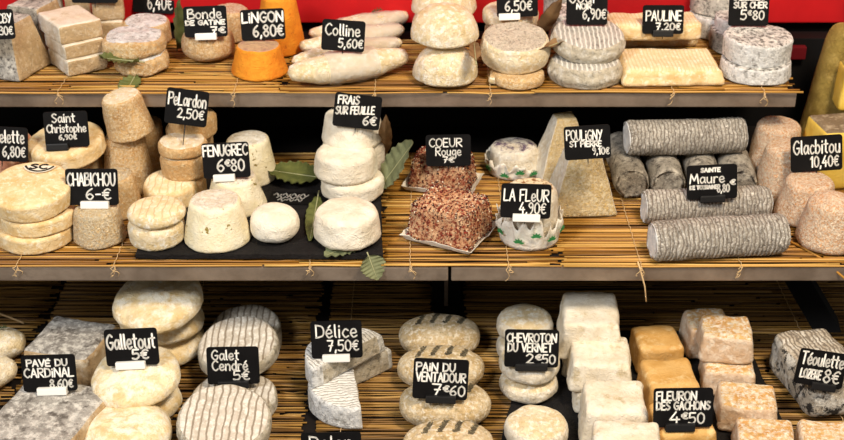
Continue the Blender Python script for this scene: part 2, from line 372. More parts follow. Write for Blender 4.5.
# ------------------------------------------------------------------ hand lettering
GL = {}
for ln in '''A 6|0,0 3,10 6,0|1.2,3.5 4.8,3.5
B 6|0,0 .3,10|~0,9.6 4,10 4.8,7.5 .5,5.3|~.5,5.3 5.5,4.8 5.6,1.2 0,0
C 6|~6,8.6 3.8,10 .8,7.3 .6,3 3.4,0 6,1.6
D 6|.3,0 .3,10|~0,9.8 4.6,8.8 6,5 4.8,1.4 0,.1
E 5|5,10 0,10 0,0 5,0|0,5.2 4,5.2
F 5|5.2,10 0,9.7 0,0|0,5.2 4,5.4
G 6.5|~6,8.6 3.6,10 .7,7 .6,3 3.6,0 6,2 6.2,4.6|3.8,4.6 6.6,4.6
H 6|0,0 0,10|6,0 6,10|0,5 6,5
I 1|.5,0 .5,10
L 5|.3,10 0,0 5,.4
M 8|0,0 1.2,10 4,3 6.8,10 8,0
N 6.5|0,0 .3,10 6,0 6.3,10
O 6.6|~3.3,10 .6,8 .3,3 3.3,0 6.2,2.8 6.2,7.6 3.3,10
P 5.6|.3,0 .3,10|~0,9.7 5,9.6 5.4,6 .4,4.6
R 6|.3,0 .3,10|~0,9.7 5,9.6 5.2,6 .4,4.9|1.8,4.9 6,0
S 5.4|~5.2,8.8 2.8,10 .4,7.8 2.6,5.3 5.2,3 2.6,0 .1,1.4
T 6|0,10 6.2,10.2|3,10 2.9,0
U 6|~.2,10 .4,3 3,0 5.6,3 5.8,10
V 6|0,10 3,0 6,10
Y 6|0,10 3,5|6,10 1.6,0
Z 5.6|.2,10 5.5,10 .1,0 5.6,0
a 5|~4.6,5.2 2.2,6.4 .3,3.4 1.8,.1 4.4,2.6|4.6,6.2 4.6,1.4 5.4,.2
b 5|.3,10 .3,.4|~.3,4.6 2.8,6.4 4.8,3.2 2.6,0 .3,1
c 4.6|~4.5,5.3 2.4,6.4 .4,3.2 2.2,0 4.6,1
d 5|4.6,10 4.7,0|~4.6,4.8 2.4,6.4 .3,3.2 2.2,0 4.6,1.6
e 4.8|~.5,3.1 4.2,3.6 3.6,6.1 1.4,6 .3,3 2.2,0 4.8,1.2
f 3.6|~3.8,9.4 2.2,9.9 1.5,7.6 1.4,0|0,6 3.4,6.2
g 5|~4.6,5.2 2.2,6.4 .3,3.4 1.8,.6 4.4,2.6|~4.6,6.2 4.7,-2 2.4,-3.6 .5,-2.4
h 5|.4,10 .3,0|~.3,4 2.6,6.4 4.4,4.8 4.6,0
i 1.4|.7,6.2 .7,0|.7,8.4 .8,9
l 1.6|.6,10 .7,1 1.4,.2
m 7.4|.3,6.2 .3,0|~.3,4.4 2,6.4 3.6,4.6 3.7,0|~3.7,4.4 5.4,6.4 7,4.6 7.1,0
n 5|.3,6.2 .3,0|~.3,4.2 2.6,6.4 4.5,4.6 4.6,0
o 5|~2.5,6.3 .5,4.6 .5,1.6 2.5,0 4.6,1.8 4.5,4.8 2.5,6.3
p 5|.4,6.4 .2,-3.6|~.3,4.6 2.8,6.4 4.8,3.4 2.6,.1 .3,1.2
r 3.8|.4,6.2 .4,0|~.4,3.8 2,6.2 3.8,5.8
s 4|~3.8,5.4 2,6.4 .5,4.8 3.4,2.2 2,0 .1,.8
t 4|1.7,9.6 1.7,1.2 3.2,.2|0,6.6 3.8,6.8
u 5|~.4,6.2 .5,1.6 2.4,0 4.4,2.2|4.5,6.2 4.6,0
v 4.6|.2,6.2 2.3,0 4.5,6.2
0 5.4|~2.7,10 .5,7.6 .5,2.4 2.7,0 5,2.4 5,7.6 2.7,10
1 3|.3,7.6 2.2,10 2.2,0
2 5.4|~.4,8 2.6,10 4.8,7.6 3,3.6 .2,.2|.2,.2 5.4,.4
3 5|~.4,9 2.8,10 4.4,7.8 1.8,5.4|~1.8,5.4 4.9,4.4 4,.6 .2,.8
4 5.4|3.4,10 0,3.4 5.4,3.6|3.9,5.6 3.8,0
5 5.2|5,10 .8,10 .5,5.4|~.5,5.4 4,5.8 5,2.6 2.8,0 .1,.8
6 5.2|~4.4,9.8 1.4,7 .4,2.8 2.6,0 4.9,2.6 3,5 .6,3.4
7 5.2|0,10 5,9.8 2,0|1.4,5 4.6,5.2
8 5.2|~2.7,5.4 .6,7.8 2.7,10 4.6,7.8 2.7,5.4 .3,2.6 2.7,0 5,2.6 2.7,5.4
9 5.2|~4.6,7 2.4,5.2 .5,7.6 2.6,10 4.7,7.6 4.4,3 2.6,0
, 1.6|1,.8 .3,-1.8
. 1.4|.5,.1 .8,.5
- 3.4|.2,4.6 3.2,4.7
€ 5.4|~5.3,8.6 3.6,9.6 1.4,7.8 1.1,4.6 1.6,1.6 3.6,.3 5.4,1.2|0,6.1 4.2,6.2|0,3.9 3.8,4
~ 6|~0,0 2,1 4,-.6 6,.4'''.split('\n'):
    ch, rest = ln[0], ln[2:].split('|'); st = []
    for s_ in rest[1:]:
        sm = s_.startswith('~'); pts = [tuple(float(q) for q in p.split(',')) for p in s_.lstrip('~').split()]
        if sm and len(pts) > 2:
            ex = [pts[0]] + pts + [pts[-1]]; o_ = []
            for i in range(1, len(ex) - 2):
                for k in range(5):
                    t = k / 5; p0, p1, p2, p3 = ex[i - 1:i + 3]
                    o_.append(tuple(.5 * (2 * p1[j] + (p2[j] - p0[j]) * t + (2 * p0[j] - 5 * p1[j] + 4 * p2[j] - p3[j]) * t * t + (3 * p1[j] - p0[j] - 3 * p2[j] + p3[j]) * t ** 3) for j in (0, 1)))
            pts = o_ + [pts[-1]]
        st.append(pts)
    GL[ch] = (float(rest[0]), st)
GL[' '] = (3.0, []); GL['é'] = (4.8, GL['e'][1] + [[(2, 7.6), (3.6, 9.4)]])
GL['É'] = (5, [[(x, y * .85) for x, y in s] for s in GL['E'][1]] + [[(1.8, 9.6), (3.6, 11)]])
def strokes(text, x0, x1, y0, h, slope=0.0):
    adv = sum(GL[c][0] + 1.5 for c in text) - 1.5; k = (x1 - x0) / adv; x = 0.0; out = []
    for c in text:
        g = GL[c]
        for s in g[1]: out.append([(x0 + (x + p[0]) * k, y0 + p[1] / 10 * h + slope * (x + p[0]) * k) for p in s])
        x += g[0] + 1.5
    return out
def ribbons(sts, wd, y):
    V = []; F = []
    for s in sts:
        for (ax, ay), (bx, by) in zip(s[:-1], s[1:]):
            dx, dy = bx - ax, by - ay; L = math.hypot(dx, dy) or 1e-9; nx, ny = -dy / L * wd / 2, dx / L * wd / 2
            i = len(V); V += [(ax + nx, y, ay + ny), (ax - nx, y, ay - ny), (bx - nx, y, by - ny), (bx + nx, y, by + ny)]; F.append([i, i + 1, i + 2, i + 3])
        for (ax, ay) in s:
            i = len(V); V += [(ax + wd / 2 * math.cos(q), y, ay + wd / 2 * math.sin(q)) for q in [j * math.pi / 3 for j in range(6)]]; F.append(list(range(i, i + 6)))
    return V, F
def sign(label, box, zc, lines, roll=0, clip=None, clipw=.42, clipx=0.0, lean=16, yoff=0.0, off=.004, at=None, stroke=.035, spike=.006, pen=1.0):
    """a black card: lines = (text, left, right, baseline, cap height[, slope]) as shares of the card's width and height"""
    x0, y0, x1, y1 = box; zz = TOP[zc] if isinstance(zc, str) else zc
    dg = bpy.context.evaluated_depsgraph_get(); d = ray((x0 + x1) / 2, y1).normalized()
    hit, loc, *_r = SC.ray_cast(dg, CAM, d)
    b = P((x0 + x1) / 2, y1, zz)
    if hit and (loc - b).length < .045: b = loc
    else: print('sign contact', label, (loc - b).length if hit else None)
    b = PY((x0 + x1) / 2, y1, at) if at is not None else b - d * off; k = depth(b) / FPX; W = (x1 - x0) * k; Hh = (y1 - y0) * k / math.cos(PITCH - rad(lean))
    root = empty('price_sign', b, (-rad(lean), rad(-roll), 0)); tag(root, label, 'price sign', 'black price cards standing on the cheeses')
    bm = bmesh.new(); t = .0008; r = min(.003, Hh * .12); vs2 = []
    for cx, cz, a0 in ((W / 2 - r, Hh - r, 0), (-W / 2 + r, Hh - r, 90), (-W / 2 + r, r, 180), (W / 2 - r, r, 270)):
        vs2 += [(cx + r * math.cos(rad(a0 + q)), cz + r * math.sin(rad(a0 + q))) for q in (0, 30, 60, 90)]
    n = len(vs2); V = [(x, -t, z) for x, z in vs2] + [(x, t, z) for x, z in vs2]
    F = [list(range(n)), list(range(2 * n - 1, n - 1, -1))] + [[i, n + i, n + (i + 1) % n, (i + 1) % n] for i in range(n)]
    bm.free(); link('board', V, F, 'sign board black', root, smooth=False)
    sts = []
    for L in lines:
        sts += strokes(L[0], (L[1] - .5) * W, (L[2] - .5) * W, L[3] * Hh, L[4] * Hh, L[5] if len(L) > 5 else 0)
    V, F = ribbons(sts, .00165 * pen, -t - .0003); link('lettering', V, F, 'sign paint white', root, smooth=False)
    if clip:
        cw = W * clipw; ch = .0075
        mb = MB(); mb.box((-cw / 2 + clipx * W, -.0055, -.003), (cw / 2 + clipx * W, .0045, ch - .003), .0012)
        h = mb.build('holder', 'white plastic' if clip == 'w' else 'black plastic', root, smooth=False); h['label'] = ('white' if clip == 'w' else 'black') + ' card holder'
    mb = MB(); mb.tube([(0, .0004, .003), (0, .0004, -spike * .5), (0, .0004, -spike)], .0008, 6, r1=.0003); mb.build('spike', 'black plastic', root)
    return root

# ------------------------------------------------------------------ setting: walls, shelves, mats
def struct(name, lo, hi, mat, b=.001):
    mb = MB(); mb.box(lo, hi, b); o = mb.build(name, mat, smooth=False); return tag(o, kind='structure')
struct('wall_back', (-.75, .345, -.40), (.75, .37, Z1 - .004), 'black painted wall')
struct('wall_back_upper', (-.9, .40, -.40), (.9, .43, .9), 'dark board')
def shelf(label, x0, x1, yf, z, thick, deep=.345):
    r = empty('display_shelf', ((x0 + x1) / 2, yf, z)); tag(r, label, 'shelf', 'steel fronted display shelves'); cx = (x0 + x1) / 2
    m = MB(); m.box((x0 - cx, .006, -thick * .55), (x1 - cx, deep - yf - .0005, 0), .001); m.build('shelf_board', 'dark board', r, smooth=False)
    m = MB(); m.box((x0 - cx, -.001, -thick), (x1 - cx, .005, 0.0), .0015); m.build('front_edge', 'brushed steel', r, smooth=False)['label'] = 'brushed steel front edge'
yT = P(422, 92, Z1 - .003).y; yM = P(422, 266, -.003).y
xe = P(797, 92, Z1 - .003).x
shelf('top display shelf with brushed steel front edge, red panel behind it', -.62, xe, yT, Z1 - .0042, .016)
xb = P(450, 268, 0).x
shelf('middle display shelf under the left half, slate tray on it', -.62, xb - .0015, yM, -.0042, .0155)
shelf('middle display shelf under the right half, ash logs on it', xb + .0015, .62, yM, -.0042, .0155)
m = MB(); m.box((-.66, -.22, ZB - .12), (.66, .3445, ZB - .0044), .002); tag(m.build('display_counter', 'dark board', smooth=False), 'black counter top carrying the lowest row of cheeses', 'counter')
def bracket(label, px0, px1, steel=True):
    a = P(px0, 279, 0).x; b = P(px1, 279, 0).x
    r = empty('shelf_bracket', ((a + b) / 2, .135, ZB + .0005)); tag(r, label, 'bracket')
    hw = (b - a) / 2
    m = MB(); m.box((-hw, .025, -.003), (hw, .069, -ZB - .0205), .001); m.build('post', 'black painted wall', r, smooth=False)
    if steel:
        m = MB(); m.box((-.0022, .019, -.003), (.0022, .0248, -ZB - .0205), .0005); m.build('edge_strip', 'brushed steel', r, smooth=False)['label'] = 'thin steel edge strip'
bracket('black post holding up the middle shelf where its two halves meet', 434, 467)
# slanted black strut at the right end
m = MB(); a = P(768, 290, ZB); 
q0 = Vector((.372, .235, -.030)); q1 = P(826, 338, ZB) + Vector((0, 0, .007))
d = (q1 - q0)
V = []
for p in (q0, q1):
    V += [p + Vector((-.014, 0, 0)), p + Vector((.016, 0, 0)), p + Vector((.016, .02, .008)), p + Vector((-.014, .02, .008))]
m.add((V, [[0, 1, 2, 3], [7, 6, 5, 4], [0, 4, 5, 1], [1, 5, 6, 2], [2, 6, 7, 3], [3, 7, 4, 0]]))
tag(m.build('shelf_strut', 'black painted wall', smooth=False), 'black strut slanting down from the middle shelf at the right end', 'strut')
m = MB(); m.box((-.75, .378, Z1 + .004), (.75, .3995, .62), .002); tag(m.build('red_panel', 'red paint', smooth=False), 'glossy red panel rising behind the top shelf', 'panel')
a = PY(738, 58, .34); b = PY(806, 46, .34)
m = MB(); m.box((a.x, .335, a.z), (b.x, .3445, b.z), .001); tag(m.build('rail', 'maroon paint', smooth=False), 'dark red rail on the black wall beside the top shelf', 'rail')

def mat_of_reeds(label, x0, x1, y0, y1, z, mat, ties=(), pitch=.0032, seed=1, rag=.012, hang=()):
    rnd = random.Random(seed); root = empty('reed_mat', ((x0 + x1) / 2, (y0 + y1) / 2, z - .003)); tag(root, label, 'mat', 'reed mats under the cheeses')
    ox, oy = root.location.x, root.location.y; mb = MB(); y = y0
    while y < y1:
        x = x0 - rnd.random() * rag
        while x < x1 - .02:
            L = rnd.uniform(.14, .42); xe_ = min(x + L, x1 + rnd.uniform(-rag, rag * .5)); r = rnd.uniform(.00065, .0013)
            bow = rnd.uniform(-.0016, .0016); dz = rnd.uniform(-.0005, .0006); tw = rnd.uniform(-.0015, .0015)
            mb.tube([(x + (xe_ - x) * t - ox, y + bow * math.sin(math.pi * t) + tw * (t - .5) - oy, .0013 + dz + .0004 * math.sin(9 * t + y * 700)) for t in (0, .25, .5, .75, 1)], r, 6, r1=r * rnd.uniform(.75, 1.1))
            x = xe_ + rnd.uniform(.0, .006)
        y += pitch * rnd.uniform(.7, 1.2)
    mb.build('reeds', mat, root)
    for tx in ties:
        t = MB(); pts = []; k = int((y1 - y0) / .004)
        for i in range(k + 1): pts.append((tx - ox + .0006 * math.sin(i * 2.1), y0 - .002 + (y1 - y0) * i / k - oy, .0034 + .0008 * math.sin(i * 1.7)))
        t.tube(pts, .00035, 5)
        for s in range(3):                                          # the loose frayed end at the front
            q = [Vector((tx - ox, y0 - .002 - oy, .0025))]
            dx, dz_ = rnd.uniform(-.006, .006), -rnd.uniform(.006, .016)
            for i in range(1, 7): q.append(q[0] + Vector((dx * i / 6 + .002 * math.sin(i * 1.4 + s), -.0035 * min(1, i / 2), dz_ * (i / 6) + .002 * math.cos(i + s * 2))))
            t.tube(q, .00038, 5)
        t.build('tie_string', 'string', root)['label'] = 'pale tie string with frayed end'
    return root
def X(px, py, z): return P(px, py, z).x
yt0 = P(422, 91, Z1).y
mat_of_reeds('golden reed mat on the top shelf under white square bricks', -.56, X(284, 88, Z1), yt0, .335, Z1, 'golden reed', [X(60, 88, Z1), X(235, 88, Z1)], seed=3)
mat_of_reeds('golden reed mat on the top shelf under long white spindle cheeses', X(289, 88, Z1), X(536, 88, Z1), yt0, .335, Z1, 'golden reed', [X(375, 88, Z1), X(490, 88, Z1)], seed=4)
mat_of_reeds('golden reed mat at the right end of the top shelf', X(541, 88, Z1), X(799, 88, Z1), yt0, .335, Z1, 'golden reed', [X(672, 88, Z1), X(762, 88, Z1)], seed=5)
ym0 = P(422, 264, 0).y
mat_of_reeds('golden reed mat on the middle shelf partly under the slate tray', -.52, X(381, 262, 0), ym0, .258, 0, 'golden reed', [X(18, 262, 0), X(115, 262, 0), X(310, 262, 0)], seed=6)
mat_of_reeds('golden reed mat on the middle shelf under pepper coated cheeses', X(385, 262, 0), X(562, 262, 0), ym0, .258, 0, 'golden reed', [X(410, 262, 0), X(508, 262, 0)], seed=7)
mat_of_reeds('golden reed mat on the middle shelf under the ash logs', X(566, 262, 0), .52, ym0, .258, 0, 'golden reed', [X(640, 262, 0), X(740, 262, 0)], seed=8)
yb0 = -.14
mat_of_reeds('dull reed mat at the far left end of the bottom row', -.52, X(40, 330, ZB), yb0, .235, ZB, 'old reed', [], pitch=.0034, seed=9)
mat_of_reeds('brownish reed mat under the floury round wheels, bottom row', X(46, 330, ZB), X(317, 330, ZB), yb0, .262, ZB, 'old reed', [X(190, 330, ZB)], pitch=.0034, rag=.005, seed=10)
mat_of_reeds('brownish reed mat under half rounds and ash marked loaves', X(330, 330, ZB), X(437, 330, ZB) - .004, yb0, .262, ZB, 'old reed', [X(350, 330, ZB)], pitch=.0034, rag=.004, seed=11)
mat_of_reeds('brownish reed mat under brick cheeses, bottom row', X(466, 330, ZB) + .003, .52, yb0, .262, ZB, 'old reed', [X(800, 330, ZB)], pitch=.0034, rag=.004, seed=12)

def quad_slab(name, label, px, z, th, mat, cat):
    c = [P(x, y, z) for x, y in px]; o_ = sum(c, Vector()) / 4
    N = 28; V = []; F = []
    for i in range(N + 1):
        for j in range(N + 1):
            u, v = i / N, j / N; p = (c[0] * (1 - u) + c[1] * u) * (1 - v) + (c[3] * (1 - u) + c[2] * u) * v - o_
            ed = 1 if i in (0, N) or j in (0, N) else 0
            V.append(p + noise.noise_vector((p + o_) * 60) * (.0015 if ed else .0002) * Vector((1, 1, 0)).length * .7 + Vector((0, 0, th)))
    n = len(V); V += [v - Vector((0, 0, th)) for v in V]
    for i in range(N):
        for j in range(N):
            a = i * (N + 1) + j; F.append([a, a + N + 1, a + N + 2, a + 1]); F.append([n + a + 1, n + a + N + 2, n + a + N + 1, n + a])
    rim = [i * (N + 1) for i in range(N + 1)] + [N * (N + 1) + j for j in range(1, N + 1)] + [i * (N + 1) + N for i in range(N - 1, -1, -1)] + [j for j in range(N - 1, 0, -1)]
    for a, b in zip(rim, rim[1:] + rim[:1]): F.append([a, n + a, n + b, b])
    o = link(name, V, F, mat, smooth=False, loc=o_); return tag(o, label, cat)
quad_slab('slate_tray', 'black slate tray on the middle shelf under the round white cheeses', [(136, 259), (383, 259), (380, 172), (165, 172)], .0012, .005, 'slate', 'tray')
quad_slab('slate_tray', 'black slate tray under white bricks and wrinkled rounds, bottom row', [(498, 455), (646, 455), (604, 338), (528, 338)], ZB + .0003, .004, 'slate', 'tray')
quad_slab('slate_tray', 'black slate tray under the caramel and dusted bricks, bottom row', [(652, 455), (797, 455), (741, 334), (617, 334)], ZB + .0003, .004, 'slate', 'tray')
ZS = .0064; ZBS = ZB + .0046; ZT = Z1; ZM = .0002; ZL = ZB

# ------------------------------------------------------------------ small builders for special cheeses
def leaf(label, base, tip, z0, z1, width, mat='green leaf', lobes=7, droop=.0, name='leaf', curl=.004, roll=0.0):
    """a broad toothed leaf from its stalk end (pixel base at height z0) to its tip"""
    a = P(base[0], base[1], z0); b = P(tip[0], tip[1], z1) if not isinstance(tip, Vector) else tip
    ax = (b - a); L = ax.length; ax.normalize(); sd = ax.cross(Vector((0, 0, 1))); sd.normalize(); up = sd.cross(ax)
    sd, up = sd * math.cos(roll) + up * math.sin(roll), up * math.cos(roll) - sd * math.sin(roll)
    N, K = 40, 10; V = []; F = []
    for i in range(N + 1):
        t = i / N; wd = width / 2 * (math.sin(math.pi * min(1, t ** .8 * .985 + .015)) ** .75) * (1 + .13 * ((t * lobes * 2) % 1 - .5))
        for j in range(-K, K + 1):
            s = j / K
            V.append(ax * (L * t + abs(s) * L * .05) + sd * (wd * s) + up * (curl * (abs(s) ** 1.5) + .0012 * math.sin(t * lobes * 2 * math.pi) * abs(s) - droop * t * t) )
    W = 2 * K + 1
    for i in range(N): F += [[i * W + j, (i + 1) * W + j, (i + 1) * W + j + 1, i * W + j + 1] for j in range(W - 1)]
    n = len(V); V += [v - up * .0005 for v in V]; F += [[q + n for q in f[::-1]] for f in F]
    rim = [i * W for i in range(N + 1)] + [N * W + j for j in range(1, W)] + [i * W + W - 1 for i in range(N - 1, -1, -1)] + [j for j in range(W - 2, 0, -1)]
    for p, q in zip(rim, rim[1:] + rim[:1]): F.append([p, q, n + q, n + p])
    root = empty(name, a); tag(root, label, 'leaf', 'leaves tucked under the cheeses'); link('blade', V, F, mat, root)
    mb = MB(); mb.tube([ax * (L * t) + up * (-droop * t * t + .0003) for t in [-.12 + 1.1 * i / 10 for i in range(11)]], .0008, 6, r1=.0002); mb.build('stem', 'leaf rib', root)
    return root
def sprig(parent, at, L=.012, n=26, seed=1):
    rnd = random.Random(seed); mb = MB(); mb.tube([at, at + Vector((L, 0, .001))], .0005, 5)
    for i in range(n):
        p = at + Vector((L * rnd.random(), 0, .0006)); a = rnd.uniform(-1.3, 1.3)
        mb.tube([p, p + Vector((.5 * math.cos(a), math.sin(a), .35)) * rnd.uniform(.003, .006)], .0003, 4)
    o = mb.build('herb_sprig', 'herb green', parent); o['label'] = 'dark green herb sprig'; return o
def spindle(label, p0, p1, r, z, seed=1, herb=.5, film=(.45, .95), bow=.006, group=None, name='spindle_cheese', mat='cream rind'):
    a = P(p0[0], p0[1], z + r); b = P(p1[0], p1[1], z + r); L = (b - a).length; yaw = math.atan2(b.y - a.y, b.x - a.x); ROLL = math.asin(max(-1, min(1, (b.z - a.z) / L)))
    def mk(t0, t1, grow, amp, pl=0):
        pr = []; N = 40
        for k in range(N + 1):
            t = t0 + (t1 - t0) * k / N; rr = r * (.34 + .66 * math.sin(math.pi * min(1, max(0, t))) ** .8) + grow
            e = min(t, 1 - t) * L
            if e < .004: rr *= math.sqrt(max(.02, 1 - (1 - e / .004) ** 2)) * .9 + .1
            pr.append((rr, t * L))
        V, F = lathe(pr, 32); out = []
        for v in V:
            t = v.z / L; a2 = math.atan2(v.y, v.x); k = 1 + pl * math.sin(a2 * 16 + t * 30)
            out.append(Vector((v.z, v.x * k * 1.15, v.y * k * .92 + bow * math.sin(math.pi * t) * -.3)))
        return wobble(out, amp, 60), F
    V, F = mk(0, 1, 0, .0013); V = [Vector((v.x, v.y, max(v.z, -r * .97))) for v in V]
    o = link(name, V, F, mat, None, None, True, (a.x, a.y, z + r * .97), (0, 0, yaw)); tag(o, label, 'cheese', group)
    if film:
        V, F = mk(film[0], film[1], .0012, .0012, .05); F = F[:-64]
        V = [Vector((v.x, v.y, max(v.z, -r * .96))) for v in V]
        link('paper_wrap', V, F, 'clear paper film', o)['label'] = 'thin translucent paper wrap'
    if herb: sprig(o, Vector((L * herb, -.002, r * 1.0)), seed=seed)
    return o
def pepper(parent, n, seed):
    """crushed pepper flakes all over a cheese's own surface"""
    rnd = random.Random(seed); me = parent.data; mb = MB(); ps = list(me.polygons)
    for _ in range(n):
        p = rnd.choice(ps)
        if p.center.z < .002 or (p.normal.z < .5 and rnd.random() < .35): continue
        c = p.center + Vector([rnd.uniform(-.0012, .0012) for _ in range(3)]); nm = p.normal; s = rnd.uniform(.0008, .0019)
        d = [Vector([rnd.uniform(-1, 1) for _ in range(3)]) * s for _ in range(3)]
        mb.add(([c + nm * .0007, c + d[0] - nm * .0003, c + d[1] - nm * .0003, c + d[2] - nm * .0003], [[0, 1, 2], [0, 2, 3], [0, 3, 1], [1, 3, 2]]))
    o = mb.build('pepper_coating', 'crushed pepper', parent, smooth=False); o['kind'] = 'stuff'; o['label'] = 'crust of red, black and pale crushed peppercorns'
def paper_sheet(parent, pts, h, name='paper_sheet', label='white waxed paper under the cheese', mat='wrapping paper', wav=.002, flare=1.25, seed=1):
    """an open paper cup or sheet: rises from the outline pts (local xy) to height h, flaring outwards"""
    n = 96; V = []; F = []; rnd = random.Random(seed); m = len(pts)
    def at(u):
        u = (u % 1) * m; i = int(u); t = u - i; p, q = Vector(pts[i]), Vector(pts[(i + 1) % m]); return p * (1 - t) + q * t
    rows = 8
    for i in range(rows + 1):
        s = i / rows
        for j in range(n):
            p = at(j / n); k = 1 + (flare - 1) * s + wav * 30 * s * noise.noise(Vector((j * .35, s * 2, seed * 5.1)))
            k *= 1 + wav * 6 * s * math.sin(j * 2 * math.pi / n * 23)
            V.append(Vector((p.x * k, p.y * k, .0004 + h * s * (1 + wav * 130 * s * noise.noise(Vector((j * .30, 7.7, seed * 2.3)))) + .003 * s * noise.noise(Vector((j * .22, seed * 3, 1))))))
    for i in range(rows): F += [[i * n + j, i * n + (j + 1) % n, (i + 1) * n + (j + 1) % n, (i + 1) * n + j] for j in range(n)]
    F.append(list(range(n))[::-1])
    o = link(name, V, F, mat, parent); o['label'] = label
    md = o.modifiers.new('thickness', 'SOLIDIFY'); md.thickness = .0003; return o
def loaf(key, label, box, z, group=None, n=128, m=72, slashes=3, seed=1):
    """an oval loaf shaped cheese with slanting ash slashes over its crown"""
    x0, x1, yt, yb = box; xc = (x0 + x1) / 2; zb = TOP[z] if isinstance(z, str) else z; f = P(xc, yb, zb); y = f.y + .03
    for _ in range(5): a = (x1 - x0) / 2 * depth((0, y, zb)) / FPX; b = a * .66; y = f.y + b * .86
    H = PY(xc, yt, y + b * .25).z - zb; V = []; F = []
    for i in range(1, m):
        ph = math.pi * i / m
        for j in range(n):
            t = 2 * math.pi * j / n; sp = math.sin(ph) ** .8
            X_ = a * sp * math.copysign(abs(math.cos(t)) ** .85, math.cos(t)); Y_ = b * sp * math.copysign(abs(math.sin(t)) ** .9, math.sin(t)); cz = -math.cos(ph)
            Z_ = H * .5 + H * .5 * math.copysign(abs(cz) ** .9, cz); V.append(Vector((X_, Y_, Z_)))
    F += [[i * n + j, i * n + (j + 1) % n, (i + 1) * n + (j + 1) % n, (i + 1) * n + j] for i in range(m - 2) for j in range(n)]
    F += [list(range(n))[::-1], [(m - 2) * n + j for j in range(n)]]
    def sl(v): # nearness to a slash
        if v.z < H * .70 or v.y > b * .72 or v.y < -b * .12: return 0.0
        u = v.x / a - .35 * v.y / b * .6; best = min(abs(u - s) for s in [(-.52 + .34 * k) for k in range(4)])
        return max(0.0, 1 - best / .075)
    V = [v - Vector((0, 0, .0022 * sl(v))) for v in V]
    mi = [1 if len(f) == 4 and sl(sum((V[q] for q in f), Vector()) / 4 + Vector((0, 0, .0022))) > .05 + .45 * abs(noise.noise(V[f[0]] * 140)) else 0 for f in F]
    V = [Vector((v.x, v.y, max(0, v.z))) for v in wobble(V, .0011, 50)]
    o = link('loaf_cheese', V, F, ['loaf rind', 'loaf ash'], None, mi, True, (P(xc, yb, zb).x * depth((0, y, zb)) / depth((0, f.y, zb)), y, zb)); tag(o, label, 'cheese', group); TOP[key] = zb + H; return o

# ================================================================== TOP SHELF
G = 'cheeses on the top shelf'
block('t1', 'pyramid_cheese', 'truncated ash pyramid with beige front, leftmost on top shelf', (20, 83), (1, -1), (.066, .064, .060), -20, ZT, 'grey ash rind', 'grey ash rind', 'beige block face', tp=(.62, .62), r=.003, group='ash pyramids on the top shelf')
block('t1b', 'pyramid_cheese', 'ash pyramid standing behind the leftmost pyramid, between it and white bricks', (46, 62), (1, -1), (.06, .06, .058), -20, ZT, 'dark ash rind', 'grey ash rind', 'beige block face', tp=(.66, .66), r=.003, group='ash pyramids on the top shelf')
drum('t1c', 'round_cheese', 'grey mould-coated round peeking out behind the two ash pyramids', (24, 66, -4, 33), ZT, 'grey ash rind', edge=.01, H=.05, group=G)
gb = 'white square bricks stacked on the top shelf'  # three-high stack: lit sides coloured white, shaded fronts coloured beige
block('t2a', 'square_cheese', 'bottom white square brick of the three-high stack', (69, 78), (-1, -1), (.047, .058, .0185), 36, ZT, 'beige block face', 'chalk white brick rind', 'white rind', r=.003, group=gb)
block('t2b', 'square_cheese', 'middle white square brick of the three-high stack', (66, 61), (-1, -1), (.047, .058, .0165), 37, 't2a', 'beige block face', 'chalk white brick rind', 'white rind', r=.003, group=gb)
block('t2c', 'square_cheese', 'topmost white square brick of the three-high stack', (61, 46), (-1, -1), (.050, .064, .021), 36, 't2b', 'beige block face', 'chalk white brick rind', 'white rind', r=.003, group=gb)
block('t2d', 'square_cheese', 'lower beige square brick behind the three-high white stack', (94, 46), (-1, -1), (.036, .035, .028), 10, ZT, 'beige block face', 'chalk white brick rind', 'beige block face', r=.004, group=gb)
block('t2e', 'square_cheese', 'upper beige square brick behind the three-high white stack', (93, 22), (-1, -1), (.036, .035, .030), 10, 't2d', 'beige block face', 'chalk white brick rind', 'beige block face', r=.004, group=gb)
block('t2f', 'square_cheese', 'white square brick in back row left of the beige pair', (68, 30), (-1, -1), (.03, .03, .05), 14, ZT, 'beige block face', 'white rind', r=.004, group=gb)
gr = 'mould speckled rounds with leaves on the top shelf'
stack(('t3a', 't3b'), 'round_cheese', ('lower speckled round with leaf beneath it, left part of top shelf', 'upper speckled round lying on another, leaf poking out between them'), ((116, 170, 60, 78), (104, 166, 24, 61)), ZT + .001, 'tan rind', tops='blue white side', group=gr, edge=.008, amp=.003)
drum('t3c', 'round_cheese', 'speckled round behind leafy pair, under card priced 6,40', (124, 172, 12, 50), ZT, 'tan rind', 'blue white side', edge=.007, amp=.0016, group=gr)
leaf('green leaf poking out left between the two speckled rounds', (140, 62), (101, 58), TOP['t3a'], TOP['t3a'] + .004, .032)
leaf('green leaf hanging over the shelf edge below speckled rounds', (135, 76), PY(124, 96, yT - .006), ZT + .002, 0, .024, droop=.0, curl=.003)
leaf('tall dark green leaf standing upright left of card priced 7', (177, 50), PY(177, 3, .26), ZT + .001, 0, .024, roll=1.2, mat='green leaf', lobes=4)
drum('t4', 'cheese_drum', 'brown grainy drum with white card holder on its top', (183, 235, 33, 67), ZT, 'tan rind', 'peach dusted rind', dome=.42, pill=2.7, H=.038, amp=.0016, group='brown drums on the top shelf')
drum('t4b', 'cheese_drum', 'taller brown drum behind, left of the orange cones', (214, 250, 2, 44), ZT, 'tan rind', 'peach dusted rind', edge=.006, group='brown drums on the top shelf')
drum('t5', 'cone_cheese', 'nearer orange truncated cone with 6,80 card on top', (232, 288, 37, 82), ZT, 'orange rind', 'pink grey top', tp=.78, edge=.004, group='orange cones on the top shelf')
